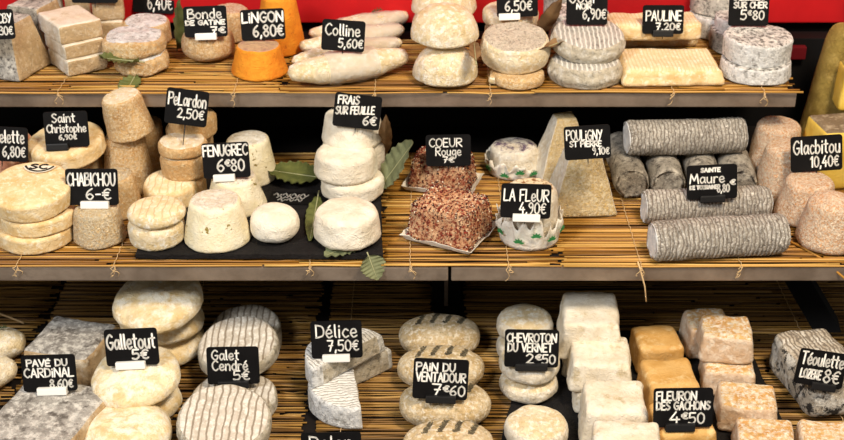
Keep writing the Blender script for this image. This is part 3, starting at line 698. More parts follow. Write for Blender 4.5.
drum('t5b', 'cone_cheese', 'farther orange truncated cone behind the one priced 6,80', (256, 306, -12, 58), ZT, 'orange rind', 'orange rind', tp=.68, edge=.006, group='orange cones on the top shelf')
gs = 'spindle cheeses on the top shelf'
spindle('nearest white spindle cheese, lying at the shelf edge', (288, 73), (408, 55), .0185, ZT, 1, .53, (.3, .72), group=gs)
spindle('second white spindle cheese from the shelf edge', (292, 60), (402, 42), .0135, ZT, 2, None, (.55, .95), group=gs)
spindle('third white spindle cheese from the shelf edge', (299, 47), (404, 28), .0135, ZT, 3, None, (.5, .95), group=gs)
spindle('farthest white spindle cheese, sprig on its paper', (309, 34), (408, 15), .0135, ZT, 4, .62, (.3, .95), group=gs)
gd = 'white domes on the top shelf'
drum('t7a', 'dome_cheese', 'lower white wrinkled dome of the front pair', (413, 478, 58, 92), ZT, 'cream rind', dome=.17, pill=2.15, H=.040, amp=.0016, group=gd)
drum('t7b', 'dome_cheese', 'upper white wrinkled dome of the front pair, leaf scrap at its side', (411, 479, 20, 57), TOP['t7a'] - .0015, 'cream rind', dome=.17, pill=2.15, H=.041, amp=.0016, tilt=(2, -1), dy=.008, group=gd, lift=.002)
drum('t7c', 'dome_cheese', 'lower white dome of the pair behind', (412, 474, 10, 44), ZT, 'cream rind', dome=.17, pill=2.15, H=.040, amp=.0014, group=gd)
drum('t7d', 'dome_cheese', 'upper white dome of the pair behind, white holder on it', (411, 476, -4, 24), 't7c', 'cream rind', dome=.17, pill=2.15, H=.036, amp=.0014, group=gd)
leaf('small brown leaf scrap stuck to the front white domes', (476, 62), PY(474, 42, yT + .02), TOP['t7a'] + .002, 0, .013, mat='brown leaf', lobes=3, curl=.002)
gf = 'tan rimmed rounds on the top shelf'
block('t8s', 'cheese_slice', 'thin broken cheese slice under the rimmed round cheese', (488, 85), (-1, -1), (.038, .03, .010), -13, ZT, 'cream rind', 'tan rind', r=.004, amp=.002, group=gf)
drum('t8a', 'round_cheese', 'dark tan round hidden beneath the tilted rimmed round', (490, 544, 66, 91), ZT, 'tan rind', H=.013, edge=.005, group=gf)
drum('t8b', 'round_cheese', 'thick rimmed round with grainy grey face tilted forwards', (481, 548, 30, 76), 't8a', 'cream rind', 'grainy grey top', edge=.006, amp=.0014, tilt=(9, 0), lift=.0055, H=.029, dy=.002, group=gf, bulge=.002)
drum('t8c', 'round_cheese', 'lower tan round behind, under card priced 6,50', (484, 540, 24, 60), ZT, 'pale tan wrinkled rind', H=.034, edge=.01, dy=.006, group=gf)
drum('t8d', 'round_cheese', 'upper tan round behind, card priced 6,50 standing on it', (482, 538, 8, 33), 't8c', 'cream rind', H=.022, edge=.01, group=gf)
gg = 'ash rounds on the top shelf'
drum('t9a', 'round_cheese', 'lower ash round of the wire marked pair', (549, 620, 62, 91), ZT, 'ash side rind', 'streaked grey top', H=.024, edge=.007, amp=.0014, group=gg, bulge=.002)
drum('t9b', 'round_cheese', 'upper ash round of the pair, wire marks on its tilted face', (551, 623, 29, 65), 't9a', 'ash side rind', 'streaked grey top', H=.022, edge=.006, tilt=(8, 2), lift=.004, amp=.0014, group=gg, bulge=.002)
drum('t9c', 'round_cheese', 'ash round in the row behind, under the 6,90 card', (548, 608, 18, 56), ZT, 'grey ash rind', 'speckled blue white top', H=.040, edge=.007, dy=.012, group=gg)
drum('t9d', 'round_cheese', 'grey round in the farthest row, left of the 6,90 card', (540, 585, -4, 36), ZT, 'grey ash rind', edge=.007, H=.052, dy=.018, group=gg)
leaf('long brown leaf between tan rounds and ash rounds', (578, 36), PY(534, 52, .19), ZT + .045, 0, .013, mat='brown leaf', lobes=3, curl=.003)
leaf('dry brown leaf standing behind, between the 6,50 and 6,90 cards', (536, 40), PY(560, 2, .225), ZT + .02, 0, .018, mat='brown leaf', lobes=3, curl=.004, roll=.6)
gp = 'flat cream bars on the top shelf'
block('t10a', 'flat_bar_cheese', 'nearest cream ridged bar lying at the shelf edge', (620, 88), (-1, -1), (.116, .078, .019), 1, ZT, 'cream pressed rind', 'ribbed cream', r=.006, amp=.0018, group=gp, tp=(.88, .86))
block('t10b', 'flat_bar_cheese', 'lower cream bar behind the nearest one', (613, 49), (-1, -1), (.100, .055, .022), 3, ZT, 'cream pressed rind', 'cream rind', r=.006, amp=.0016, group=gp)
block('t10c', 'flat_bar_cheese', 'upper cream bar behind, card priced 7,20 standing on it', (610, 43), (-1, -1), (.104, .045, .021), 3, 't10b', 'cream pressed rind', 'ribbed cream', r=.006, amp=.0016, group=gp)
block('t10d', 'flat_bar_cheese', 'farthest cream bar behind the 7,20 card', (600, 22), (-1, -1), (.075, .035, .03), 0, ZT, 'cream pressed rind', 'cream pressed rind', r=.006, group=gp)
gv = 'ash rounds at the right end of the top shelf'
drum('t11a', 'round_cheese', 'lower blue-white round of the front pair at right shelf end', (719, 790, 56, 87), ZT, 'blue white side', 'speckled blue white top', H=.019, edge=.003, tp=.97, amp=.0014, group=gv)
drum('t11b', 'round_cheese', 'upper blue-white round with dark speckled face, right shelf end', (723, 789, 31, 68), 't11a', 'blue white side', 'speckled blue white top', edge=.003, tp=1.02, amp=.0014, group=gv, tilt=(2, 0), H=.026)
drum('t11c', 'round_cheese', 'lower ash round behind, left of the 5,80 card', (688, 744, 8, 42), ZT, 'blue white side', 'speckled blue white top', H=.027, edge=.003, group=gv)
drum('t11d', 'round_cheese', 'upper ash round behind, left of the 5,80 card', (690, 748, -12, 19), 't11c', 'grey ash rind', 'speckled blue white top', H=.026, edge=.004, group=gv)
drum('t11e', 'round_cheese', 'lower ash round directly under the 5,80 card', (709, 769, 34, 58), ZT, 'dark ash rind', 'speckled blue white top', H=.024, edge=.003, group=gv)
drum('t11f', 'round_cheese', 'upper ash round carrying the 5,80 card', (709, 768, 18, 36), 't11e', 'blue white side', 'speckled blue white top', H=.016, edge=.003, group=gv, R=.028)

# signs of the top shelf
sign('black price card on the leftmost ash pyramids', (-34, 11, 16, 40), 't1', [('CBY', .70, .96, .55, .30), ('30€', .70, .96, .15, .28)], roll=3, pen=.9, yoff=.018)
sign('black card cut by the picture top above white bricks', (72, -26, 118, 3), 't2c', [('~~', .2, .8, .5, .5)], yoff=.02)
sign('black price card reading 6,40 behind the leafy speckled rounds', (133, -24, 174, 13), 't3c', [('6,40€', .36, .95, .1, .36)], roll=-3, yoff=.008)
sign('black price card ending in 7 euros with white holder, brown drum', (185, 7, 228, 37), 't4', [('Bonde', .1, .88, .6, .30), ('DE GATiNE', .04, .95, .40, .14), ('7€', .62, .95, .12, .2)], roll=2, clip='w', clipw=.5, yoff=.006)
sign('black price card reading 6,80 on the nearer orange cone', (242, 10, 286, 40), 't5', [('LiNGON', .04, .97, .58, .32), ('6,80€', .27, .95, .12, .36)], roll=3, pen=1.25, yoff=.012)
sign('black price card reading 5,60 above the white spindle cheeses', (321, 21, 364, 51), ZT + .03, [('Colline', .08, .88, .5, .36), ('5,60€', .4, .96, .12, .28)], roll=-4, yoff=-.004)
sign('black price card reading 6,50 with white holder on tan round', (497, -14, 538, 17), 't8d', [('~~', .3, .95, .66, .5), ('6,50€', .2, .85, .2, .3)], roll=2, clip='w', clipw=.52, clipx=-.2, yoff=.008)
sign('black price card reading 6,90 behind wire marked ash rounds', (566, -12, 607, 25), 't9c', [('Gour', .04, .75, .58, .36), ('NOIR', .25, .6, .42, .14), ('6,90€', .4, .96, .16, .26)], yoff=.006)
sign('black price card reading 7,20 on the cream bars', (642, 6, 683, 34), 't10c', [('PAULINE', .08, .94, .46, .34), ('7,20€', .33, .92, .14, .24)], roll=0, clip='b', clipw=.5, yoff=.01)
sign('black price card reading 5,80 at the right shelf end', (728, -9, 768, 26), 't11f', [('SELLES', .1, .9, .72, .16), ('SUR CHER', .12, .94, .5, .16), ('5', .3, .44, .18, .26), ('€', .48, .56, .3, .13), ('80', .6, .88, .18, .24)], roll=0, clip=None, yoff=.012)

# tall pieces at the right, standing on the middle shelf
def wedge(key, label, cx, cy, dims, yaw, z, mats, tp=(1, 1), r=.004, name='cheese_wedge'):
    return block(key, name, label, (cx, cy), (0, -1), dims, yaw, z, mats[0], mats[1], mats[2], tp=tp, r=r, group='big yellow cheeses at the right end')
wedge('y1', 'tall olive yellow cheese wheel standing behind the right end of the shelves', 843, 154, (.10, .045, .152), 5, ZM, ('old yellow rind', 'old yellow rind', 'old yellow rind'), tp=(.55, .8), r=.02)
wedge('y2', 'cut yellow cheese with dark brown rind behind the dusted cones', 850, 190, (.085, .06, .070), 8, ZM, ('yellow cut paste', 'brown wheel rind', 'yellow cut paste'), tp=(.86, .9), r=.006)
block('y3', 'cheese_wedge', 'pale yellow cut wedge on top of the brown rinded cheese', (838, 112), (-1, -1), (.06, .033, .050), 0, 'y2', 'yellow cut paste', 'old yellow rind', r=.004, tp=(.92, .9), group='big yellow cheeses at the right end')

# ================================================================== MIDDLE SHELF
block('m1', 'rough_cheese', 'rough pink cheese at the left end under card priced 6,80', (-30, 190), (-1, -1), (.064, .05, .056), 0, ZM, 'pink rind', 'pink rind', r=.012, amp=.004, sc=60)
gm = 'big flat cream rounds on the middle shelf'
drum('m2b', 'flat_round_cheese', 'lower big cream round under the one with the card on it', (33, 106, 160, 194), ZM, 'cream pressed rind', H=.046, edge=.006, group=gm)
drum('m2', 'flat_round_cheese', 'big cream round behind, black card standing on its face', (31, 107, 126, 174), 'm2b', 'cream pressed rind', edge=.006, tilt=(6, -4), lift=.005, H=.021, group=gm)
drum('m3a', 'flat_round_cheese', 'bottom cream round of the left stack of three', (0, 75, 235, 256), ZM, 'cream pressed rind', group=gm, edge=.004, amp=.001, H=.0185)
drum('m3b', 'flat_round_cheese', 'middle cream round of the left stack of three', (2, 76, 217, 239), 'm3a', 'cream pressed rind', group=gm, edge=.004, amp=.001, H=.0175)
o = drum('m3c', 'flat_round_cheese', 'top cream round of the left stack, paper emblem on its face', (-7, 74, 164, 224), 'm3b', 'cream pressed rind', edge=.004, amp=.001, tilt=(9, 1), lift=.0062, H=.021, group=gm)
R_ = max(v.co.x for v in o.data.vertices); Ht = max(v.co.z for v in o.data.vertices)
V = []; F = []
for j in range(25):
    a = rad(200 + 140 * j / 24); V += [(R_ * .1 + .018 * math.cos(a), R_ * .80 + .018 * math.sin(a) * .95, Ht + .0004), (R_ * .1 + .013 * math.cos(a), R_ * .80 + .013 * math.sin(a) * .95, Ht + .0004)]
F = [[2 * j, 2 * j + 2, 2 * j + 3, 2 * j + 1] for j in range(24)] + [[2 * j + 1 for j in range(24, -1, -1)][::-1]]
lb = link('paper_label', V, F, 'paper label', o, smooth=False); lb['label'] = 'black and cream round paper label'
sts = [[(R_ * .1 + .0155 * math.cos(rad(q)), R_ * .80 + .0147 * math.sin(rad(q))) for q in range(204, 338, 6)]] + strokes('SC', R_ * .1 - .009, R_ * .1 + .008, R_ * .80 - .0105, .008)
V, F = ribbons(sts, .0022, 0); V = [(x, z, Ht + .0008) for x, y, z in V]; F = [f[::-1] for f in F]
link('print', V, F, 'label ink', lb, smooth=False)
gc = 'wrinkled tan cones on the middle shelf'
drum('m4', 'cone_cheese', 'nearest wrinkled tan cone, card priced 6 with white holder', (74, 127, 196, 251), ZM, 'pale tan wrinkled rind', tp=.84, edge=.006, amp=.0012, group=gc)
drum('m4b', 'cone_cheese', 'tan cone just behind and right of the card priced 6', (95, 144, 166, 222), ZM, 'tan rind', 'pale tan wrinkled rind', tp=.74, edge=.005, amp=.0012, group=gc)
drum('m4c', 'cone_cheese', 'tan cone carrying the tilted one in the back', (104, 156, 147, 198), ZM, 'tan rind', 'pale tan wrinkled rind', tp=.74, edge=.005, amp=.0012, group=gc, H=.064)
drum('m4d', 'cone_cheese', 'topmost tan cone, tilted, reaching up to the shelf above', (108, 156, 97, 145), 'm4c', 'tan rind', 'cream rind', tp=.82, edge=.005, amp=.0012, tilt=(4, -9), lift=.0035, H=.047, group=gc, dy=-.001)
drum('m4e', 'cone_cheese', 'dark tan cone in the back, right of the tilted one', (134, 168, 128, 176), ZM, 'golden brown rind', tp=.86, edge=.006, group=gc, H=.062)
gl = 'small golden rounds on the middle shelf'
drum('m5a', 'small_round_cheese', 'lower golden round in the back under card priced 2,50', (170, 216, 150, 189), ZM, 'golden brown rind', H=.062, dy=.012, edge=.006, group=gl)
drum('m5b', 'small_round_cheese', 'upper golden round in the back, card priced 2,50 standing on it', (170, 217, 113, 143), 'm5a', 'golden brown rind', 'tan rind', edge=.006, group=gl, H=.026)
stack(('m5f', 'm5c', 'm5d'), 'small_round_cheese', ('bottom golden round of the three left of card priced 6,80', 'middle golden round of the three left of card priced 6,80', 'top golden round of the three left of card priced 6,80'), ((162, 207, 182, 205), (162, 207, 160, 183), (159, 208, 130, 161)), ZS, 'golden brown rind', tops='cream rind', group=gl, edge=.006)
gw = 'wire marked small rounds on the slate tray'
drum('m6a', 'small_round_cheese', 'small cream round behind the wire marked pair', (145, 198, 169, 214), ZS, 'cream pressed rind', 'line marked cream', edge=.007, H=.026, group=gw, tilt=(4, 0), lift=.002)
stack(('m6b', 'm6c'), 'small_round_cheese', ('lower small cream round of the pair at the tray corner', 'upper small cream round, wire marks on its face, tray corner'), ((130, 186, 225, 253), (128, 186, 194, 231)), ZS, 'cream rind', tops='line marked cream', group=gw, edge=.008, amp=.0013)
gk = 'seeded white cones on the slate tray'
drum('m7', 'cone_cheese', 'nearest seeded white cone on the slate tray', (185, 251, 188, 255), ZS, 'fenugreek curd', 'white rind', tp=.78, edge=.006, amp=.0012, group=gk)
drum('m7b', 'cone_cheese', 'seeded white cone with the 6,80 card and white holder', (206, 267, 165, 220), ZS, 'fenugreek curd', 'white rind', tp=.75, edge=.006, group=gk)
drum('m7c', 'cone_cheese', 'seeded white cone at the back, right of the 6,80 card', (222, 278, 129, 193), ZS, 'fenugreek curd', 'white rind', tp=.76, edge=.006, group=gk, dy=.01)
drum('m8', 'pebble_cheese', 'small smooth white ball-shaped cheese on the slate tray', (251, 300, 205, 249), ZS, 'fresh white curd', dome=.45, pill=2.7, amp=.0008, H=.034)
gx = 'fresh white rounds on leaves, slate tray'
leaf('broad green leaf lying left under the fresh white rounds', (322, 178), (267, 170), ZS + .006, ZS + .012, .052, mat='green leaf', curl=.003)
leaf('green leaf standing right of the fresh white rounds', (380, 188), PY(413, 143, .13), ZS + .004, 0, .040, roll=-.7, mat='dry green leaf', curl=.004, lobes=6)
leaf('dark leaf lying between small white ball and fresh rounds', (318, 196), (310, 240), ZS + .004, ZS + .002, .018, mat='green leaf', curl=.002)
leaf('grey green leaf hanging over the shelf edge below the front fresh round', (368, 255), PY(377, 279, yM - .010), ZS + .003, 0, .030, mat='dry green leaf', curl=.002)
leaf('grey green leaf flat under the front left of the fresh round', (360, 240), (326, 256), ZS + .0005, ZS + .0005, .030, mat='dry green leaf', curl=.0012)
drum('m9', 'round_cheese', 'front fresh white round on a drooping grey green leaf', (314, 381, 195, 253), ZS + .003, 'fresh white curd', edge=.008, amp=.0013, sc=70, tp=.93, group=gx)
drum('m9b', 'round_cheese', 'lower fresh white round of the pair behind', (322, 384, 178, 206), ZS + .003, 'fresh white curd', edge=.007, amp=.0013, sc=70, H=.022, group=gx)
drum('m9c', 'round_cheese', 'upper fresh white round of the pair behind', (314, 378, 137, 187), 'm9b', 'fresh white curd', edge=.008, amp=.0013, sc=70, tp=.94, group=gx)
drum('m9e', 'round_cheese', 'lower fresh white round at the back, almost hidden by the pair', (324, 385, 150, 196), ZS, 'fresh white curd', edge=.008, amp=.0013, sc=70, H=.050, group=gx, dy=.012)
drum('m9d', 'round_cheese', 'fresh white round at the back carrying the 6 euro card', (322, 383, 114, 153), 'm9e', 'fresh white curd', edge=.008, amp=.0013, sc=70, tp=.92, group=gx, H=.034)
leaf('dry leaf behind the back fresh white round', (384, 160), PY(386, 120, .125), ZS + .01, 0, .016, mat='brown leaf', lobes=3)
# small black card lying on the tray with white scribble
c = P(292, 199, ZS); r = empty('fallen_card', (c.x, c.y, ZS + .0002), (rad(0), 0, rad(-4))); tag(r, 'black card lying flat on the slate tray behind white ball', 'price sign')
m = MB(); m.box((-.024, -.014, 0), (.024, .014, .0015), .0004); m.build('board', 'sign board black', r, smooth=False)
sts = strokes('~~~~', -.020, .017, .005, .040) + strokes('~~~', -.016, .014, -.001, .040) + strokes('~~~', -.014, .012, -.007, .036); V, F = ribbons(sts, .0017, 0)
link('lettering', [(x, z, .0018) for x, y, z in V], F, 'sign paint white', r, smooth=False)

gq = 'pepper coated blocks on the middle shelf'
def peppered(key, label, corner, dims, yaw, z, n, seed, tp=(.88, .88)):
    o = block(key, 'pepper_cheese', label, corner, (0, -1), dims, yaw, z, 'pepper base curd', r=.006, amp=.0022, tp=tp, group=gq)
    w2, d2 = dims[0] / 2, dims[1] / 2
    paper_sheet(o, [(-w2 * 1.02, -d2 * 1.02), (w2 * 1.02, -d2 * 1.02), (w2 * 1.02, d2 * 1.02), (-w2 * 1.02, d2 * 1.02)], .006, flare=1.12, wav=.001, seed=seed)
    pepper(o, n, seed); return o
peppered('m10', 'nearest pepper coated block on white paper', (437, 247), (.071, .062, .041), -27, ZM + .001, 8500, 5)
peppered('m10b', 'pepper coated block behind, 7 euro card standing on it', (437, 194), (.070, .048, .036), -16, ZM + .001, 6500, 6)
gy = 'paper wrapped cheeses with petals, middle shelf'
def wrapped(key, label, box, z, topm, seed, petals):
    o = drum(key, 'wrapped_cheese', label, box, z, 'white rind', topm, edge=.008, amp=.002, tp=.95, group=gy, sq=.94)
    R_ = o.dimensions.x / 2; H_ = o.dimensions.z
    pw = paper_sheet(o, [(R_ * 1.04 * math.cos(t), R_ * 1.04 * math.sin(t)) for t in [2 * math.pi * i / 24 for i in range(24)]], H_ * .45, name='paper_wrapper', label='white paper wrapper with green leaf print', flare=1.12, wav=.0055, seed=seed)
    mb = MB()
    for k, (a, hz) in enumerate(((-150, .25), (-112, .18), (-84, .32), (-55, .2), (-30, .3))):
        a = rad(a); k_ = 1.04 * (1 + .16 * hz / .55) + .10; c = Vector((R_ * k_ * math.cos(a), R_ * k_ * math.sin(a), H_ * hz)); tx = Vector((-math.sin(a), math.cos(a), 0)); up = Vector((math.cos(a) * .12, math.sin(a) * .12, .99))
        for q in range(5):
            b = rad(90 + (q - 2) * 38); d = (tx * math.cos(b) + up * math.sin(b)); s2 = d.cross(Vector((math.cos(a), math.sin(a), 0)))
            nn = Vector((math.cos(a), math.sin(a), 0)) * .0004
            mb.add(([c, c + d * .0032 + s2 * .0014, c + d * .0062, c + d * .0032 - s2 * .0014, c + nn, c + nn + d * .0032 + s2 * .0014, c + nn + d * .0062, c + nn + d * .0032 - s2 * .0014], [[3, 2, 1, 0], [4, 5, 6, 7], [0, 1, 5, 4], [1, 2, 6, 5], [2, 3, 7, 6], [3, 0, 4, 7]]))
    mb.build('leaf_print', 'paper print green', pw, smooth=False)['label'] = 'green printed leaves'
    return o
wrapped('m11', 'paper wrapped cheese in front with brown flecked top and 4,90 card', (501, 557, 176, 250), ZM, 'brown flecked top', 3, 1)
wrapped('m11b', 'paper wrapped cheese behind with purple petals on top', (489, 539, 135, 180), ZM, 'purple petals rind', 4, 2)
# pyramids: light from the left is painted in, white sides against tan fronts
block('m12', 'pyramid_cheese', 'nearer tall pyramid, wrinkled tan face towards the front', (552, 219), (-1, -1), (.071, .062, .082), 4, ZM, 'pyramid face rind', 'pyramid face rind', 'white rind', tp=(.34, .34), r=.003, amp=.001, group='tall pyramids on the middle shelf')
block('m12b', 'pyramid_cheese', 'farther tall pyramid behind and left of the tan faced one', (540, 188), (-1, -1), (.064, .055, .074), 10, ZM, 'pyramid face rind', 'pyramid face rind', 'white rind', tp=(.34, .34), r=.003, amp=.001, group='tall pyramids on the middle shelf')
# ash logs
gz = 'ash coated logs on the middle shelf'
LA = dict(mat='ash grooved rind', end='chalk log end', group=gz)
log('lg1', 'nearest ash log lying across, at the shelf edge', (652, 240), (783, 232), .0205, ZM, **LA)
log('lg2', 'second ash log lying across, behind the nearest one', (644, 206), (768, 201), .0180, ZM, **LA)
for k, (q0, q1, l) in enumerate((((632, 184), (619, 144), 'leftmost of four ash logs pointing forwards under the top log'), ((669, 184), (655, 144), 'second from left of four logs pointing forwards under the top log'), ((706, 184), (692, 144), 'third from left of four logs pointing forwards, behind the card'), ((741, 184), (727, 144), 'rightmost of four logs pointing forwards under the top log'))):
    log('lf%d' % k, l, q0, q1, .0185, ZM, 'dark ash rind', 'dark ash rind', group=gz, ripple=.0002, amp=.0018)
log('lg3', 'topmost ash log lying across four others', (626, 137), (744, 134), .0195, .0360, **LA)
# dusted cones
gn = 'peach dusted cones at the right end of the middle shelf'
drum('m14a', 'cone_cheese', 'peach dusted cone farthest back at the right', (745, 799, 114, 186), ZM, 'peach dusted rind', tp=.80, edge=.008, group=gn)
drum('m14b', 'cone_cheese', 'peach dusted cone second from the back, left of the 10,40 card', (754, 806, 136, 206), ZM, 'peach dusted rind', tp=.80, edge=.008, group=gn)
drum('m14c', 'cone_cheese', 'peach dusted cone with the 10,40 card on its top', (774, 834, 168, 231), ZM, 'peach dusted rind', tp=.80, edge=.008, group=gn)
drum('m14d', 'cone_cheese', 'nearest peach dusted cone at the right end of the shelf', (795, 857, 184, 258), ZM, 'peach dusted rind', tp=.80, edge=.012, dome=.004, group=gn)
# stray reeds lying loose on the shelf edge
a = P(778, 238, ZM); b = PY(850, 283, yM - .012); m = MB(); m.tube([a + Vector((0, 0, .002)), a.lerp(b, .3) + Vector((0, 0, .006)), a.lerp(b, .6) + Vector((0, 0, .007)), b], .0012, 7)
tag(m.build('loose_reed', 'golden reed'), 'loose pale reed sticking out over the right shelf edge', 'reed')
m = MB(); c0 = P(640, 262, 0); m.tube([c0 + Vector((-.003, -.004, .003)), c0 + Vector((.0, -.009, -.006)), c0 + Vector((.005, -.010, -.022)), c0 + Vector((.008, -.010, -.040))], .0008, 6)
tag(m.build('loose_reed', 'string'), 'loose straw hanging down from the shelf edge below ash logs', 'reed')

a = P(-6, 316, ZB); b = P(24, 325, ZB); m = MB(); m.tube([a + Vector((0, 0, .006)), a.lerp(b, .5) + Vector((0, 0, .005)), b + Vector((0, 0, .0028))], .0012, 7)
tag(m.build('loose_reed', 'string'), 'pale loose stick on the mat at the bottom left end', 'reed')
sign('black card priced 6,80 at the left end above the pink cheese', (-24, 127, 28, 161), 'm1', [('elette', .47, .93, .54, .36), ('6,80€', .52, .95, .14, .3)], roll=-3, yoff=.016, clip=None)
sign('black card with looping two-line script on the big cream round', (46, 112, 90, 147), 'm2', [('Saint', .2, .72, .70, .24), ('Christophe', .06, .95, .42, .22), ('6,90€', .32, .72, .22, .13)], roll=2, clip='b', clipw=.5, clipx=-.22, pen=.9, yoff=.0)
sign('black card priced 6 with white holder on nearest tan cone', (67, 169, 119, 205), 'm4', [('CHABICHOU', .04, .95, .54, .34), ('6-€', .38, .85, .16, .3)], clip='w', clipw=.54, clipx=.05, yoff=.006)
sign('black card priced 2,50 on the golden rounds in the back', (164, 90, 206, 125), 'm5b', [('PeLardon', .06, .95, .54, .34), ('2,50€', .3, .92, .2, .26)], roll=-8, at=.128, spike=.028)
sign('black card priced 6,80 with white holder on seeded white cone', (204, 143, 251, 178), 'm7b', [('FENUGREC', .03, .97, .64, .3), ('6', .3, .45, .2, .34), ('€', .48, .58, .34, .18), ('80', .6, .88, .2, .32)], roll=3, clip='w', clipw=.46, clipx=-.06, pen=1.1, yoff=.006)
sign('black card priced 6 standing on the back fresh white round', (332, 95, 379, 128), 'm9d', [('FRAiS', .08, .52, .68, .24, .05), ('SUR FEUiLLE', .05, .86, .36, .22, .1), ('6€', .64, .92, .12, .26, .05)], roll=-7, yoff=.0)
sign('black card priced 7 standing on the pepper coated blocks', (426, 135, 471, 166), 'm10b', [('COEUR', .08, .8, .62, .26), ('Rouge', .22, .78, .34, .26), ('7€', .38, .62, .12, .18)], roll=1, pen=.8, yoff=.01)
sign('black card priced 4,90 with white holder on the wrapped cheese', (500, 184, 550, 218), .036, off=.012, lines=[('LA FLeUR', .06, .95, .5, .34), ('4,90€', .38, .9, .14, .32)], roll=-2, clip='w', clipw=.55, clipx=.02, pen=.9, yoff=-.006)
sign('black card priced 9 on top of the tall pyramids', (565, 126, 611, 159), 'm12', [('POULiGNY', .05, .82, .6, .3, -.05), ('ST PiERRE', .12, .8, .4, .16, -.04), ('9,10€', .6, .96, .14, .2, -.05)], roll=4, pen=.8, yoff=.006)
sign('black card priced 8,80 on the ash logs', (687, 165, 737, 199), 'lg2', [('SAiNTE', .28, .66, .80, .11), ('Maure', .06, .74, .48, .27), ('DE TOURAiNE', .06, .6, .31, .10), ('8,80', .6, .84, .2, .22), ('€', .86, .96, .4, .15)], roll=3, clip='b', clipw=.5, pen=.9, yoff=.006)
sign('black card priced 10,40 on the peach dusted cones', (791, 136, 842, 171), 'm14c', [('Glacbitou', .05, .95, .5, .38), ('10,40€', .38, .92, .12, .3)], roll=4, clip=None, yoff=.006)

# ================================================================== BOTTOM ROW
gt = 'white spindle cheeses at the bottom left'
spindle('upper white spindle cheese at the left end, sprig on it', (-35, 345), (26, 341), .020, ZL, 7, .55, None, group=gt, mat='cream rind')
spindle('lower white spindle cheese at the left end', (-40, 374), (17, 368), .019, ZL, 8, None, None, group=gt, mat='cream rind')
gu = 'grey slabs at the bottom left'
block('b2', 'slab_cheese', 'nearer grey-topped slab with the 8,60 card on it', (60, 500), (1, -1), (.092, .120, .044), -15, ZL, 'pave side', 'grey pave top', r=.006, amp=.0016, group=gu)
block('b2b', 'slab_cheese', 'farther grey-topped slab behind the 8,60 card', (90, 392), (1, -1), (.074, .072, .040), -15, ZL, 'pave side', 'grey pave top', r=.006, amp=.0016, group=gu)
gv2 = 'floury cream wheels in the bottom row'
FW = dict(mat='floury wheel', group=gv2, dome=.45, pill=2.5, amp=.0022)
drum('b3a', 'floury_wheel', 'bottom floury wheel of the back stack', (124, 206, 330, 376), ZL, H=.030, **FW)
drum('b3b', 'floury_wheel', 'middle floury wheel of the back stack', (122, 206, 312, 352), 'b3a', H=.026, **FW)
drum('b3c', 'floury_wheel', 'topmost floury wheel of the back stack, crease across it', (116, 206, 290, 341), 'b3b', tilt=(10, -5), lift=.006, H=.03, **FW)
drum('b3d', 'floury_wheel', 'lower floury wheel under the one with the 5 euro card', (102, 182, 380, 436), ZL, H=.028, **FW)
drum('b3e', 'floury_wheel', 'upper floury wheel under the 5 euro card, lumpy face', (95, 183, 357, 417), 'b3d', tilt=(9, -4), lift=.005, H=.028, **FW)
drum('b3f', 'floury_wheel', 'nearest floury wheel, at the bottom edge of the picture', (84, 174, 422, 478), ZL, H=.040, **FW)
gp2 = 'ash dusted flat discs in the bottom row'
GD = dict(top='stripe marked ash top', group=gp2, edge=.006, amp=.0014)
drum('b4a', 'flat_disc_cheese', 'farthest ash disc behind the small 5 euro card', (214, 282, 322, 366), ZL, 'ash side rind', H=.034, **GD)
drum('b4b', 'flat_disc_cheese', 'ash disc leaning forwards behind the 5 euro card', (201, 281, 336, 395), ZL + .004, 'ash side rind', tilt=(12, -5), lift=.022, H=.019, **GD)
drum('b4c', 'flat_disc_cheese', 'ash disc in the middle, under the leaning one', (192, 278, 382, 436), ZL, 'ash side rind', H=.018, dy=.004, **GD)
drum('b4d', 'flat_disc_cheese', 'nearest ash disc with striped face, cut by the picture bottom', (178, 272, 404, 462), 'b4c', 'ash side rind', tilt=(10, 4), lift=.005, H=.018, **GD)
gh = 'half rounds with blue-white rind, bottom row'
def half(key, label, cxy, R, H, yaw, z, tilt=(0, 0), lift=0.0, mat='blue white side', top='wire marked ash top'):
    zb = TOP[z] if isinstance(z, str) else z; c = P(cxy[0], cxy[1], zb); pr, se = drum_profile(R, H, .97, .005, .001); n = 96
    V, F = lathe(pr, n, halfdisc()); V = [Vector((v.x, v.y, max(0, v.z))) for v in wobble(V, .0013, 50)]
    mi = []
    for f in range(len(F)):
        if (f < (len(pr) - 1) * n and f // n >= se) or f >= (len(pr) - 1) * n + n: mi.append(1)
        elif f < (len(pr) - 1) * n and 5 < f // n < se and math.sin(2 * math.pi * (f % n) / n) < -.45 and abs(V[F[f][0]].y + .42 * R) < R * .06: mi.append(2)
        else: mi.append(0)
    o = link('half_round_cheese', V, F, [mat, top, 'ash side rind'], None, mi, True, (c.x, c.y, zb + lift), (rad(tilt[0]), rad(tilt[1]), rad(yaw)))
    tag(o, label, 'cheese', gh); TOP[key] = zb + lift + H; return o
half('b5a', 'bottom half round, cut brown face turned right', (337, 402), .051, .027, 98, ZL)
half('b5b', 'half round behind right, partly under the upper one', (362, 374), .031, .028, 40, ZL)
half('b5c', 'upper half round lying across two others, card behind it', (339, 364), .046, .025, 40, TOP['b5a'], tilt=(0, -4), lift=.0025)
gi = 'ash slashed loaves in the bottom row'
loaf('b6a', 'farthest ash slashed loaf', (399, 480, 317, 364), ZL, gi)
loaf('b6b', 'second ash slashed loaf from the back, behind the 7,60 card', (398, 484, 349, 398), ZL, gi)
loaf('b6c', 'ash slashed loaf in front of the 7,60 card', (399, 490, 384, 436), ZL, gi)
loaf('b6d', 'nearest ash slashed loaf, cut by the picture bottom', (403, 494, 425, 478), ZL, gi, slashes=4)
gj = 'wrinkled pale rounds left of the white bricks'
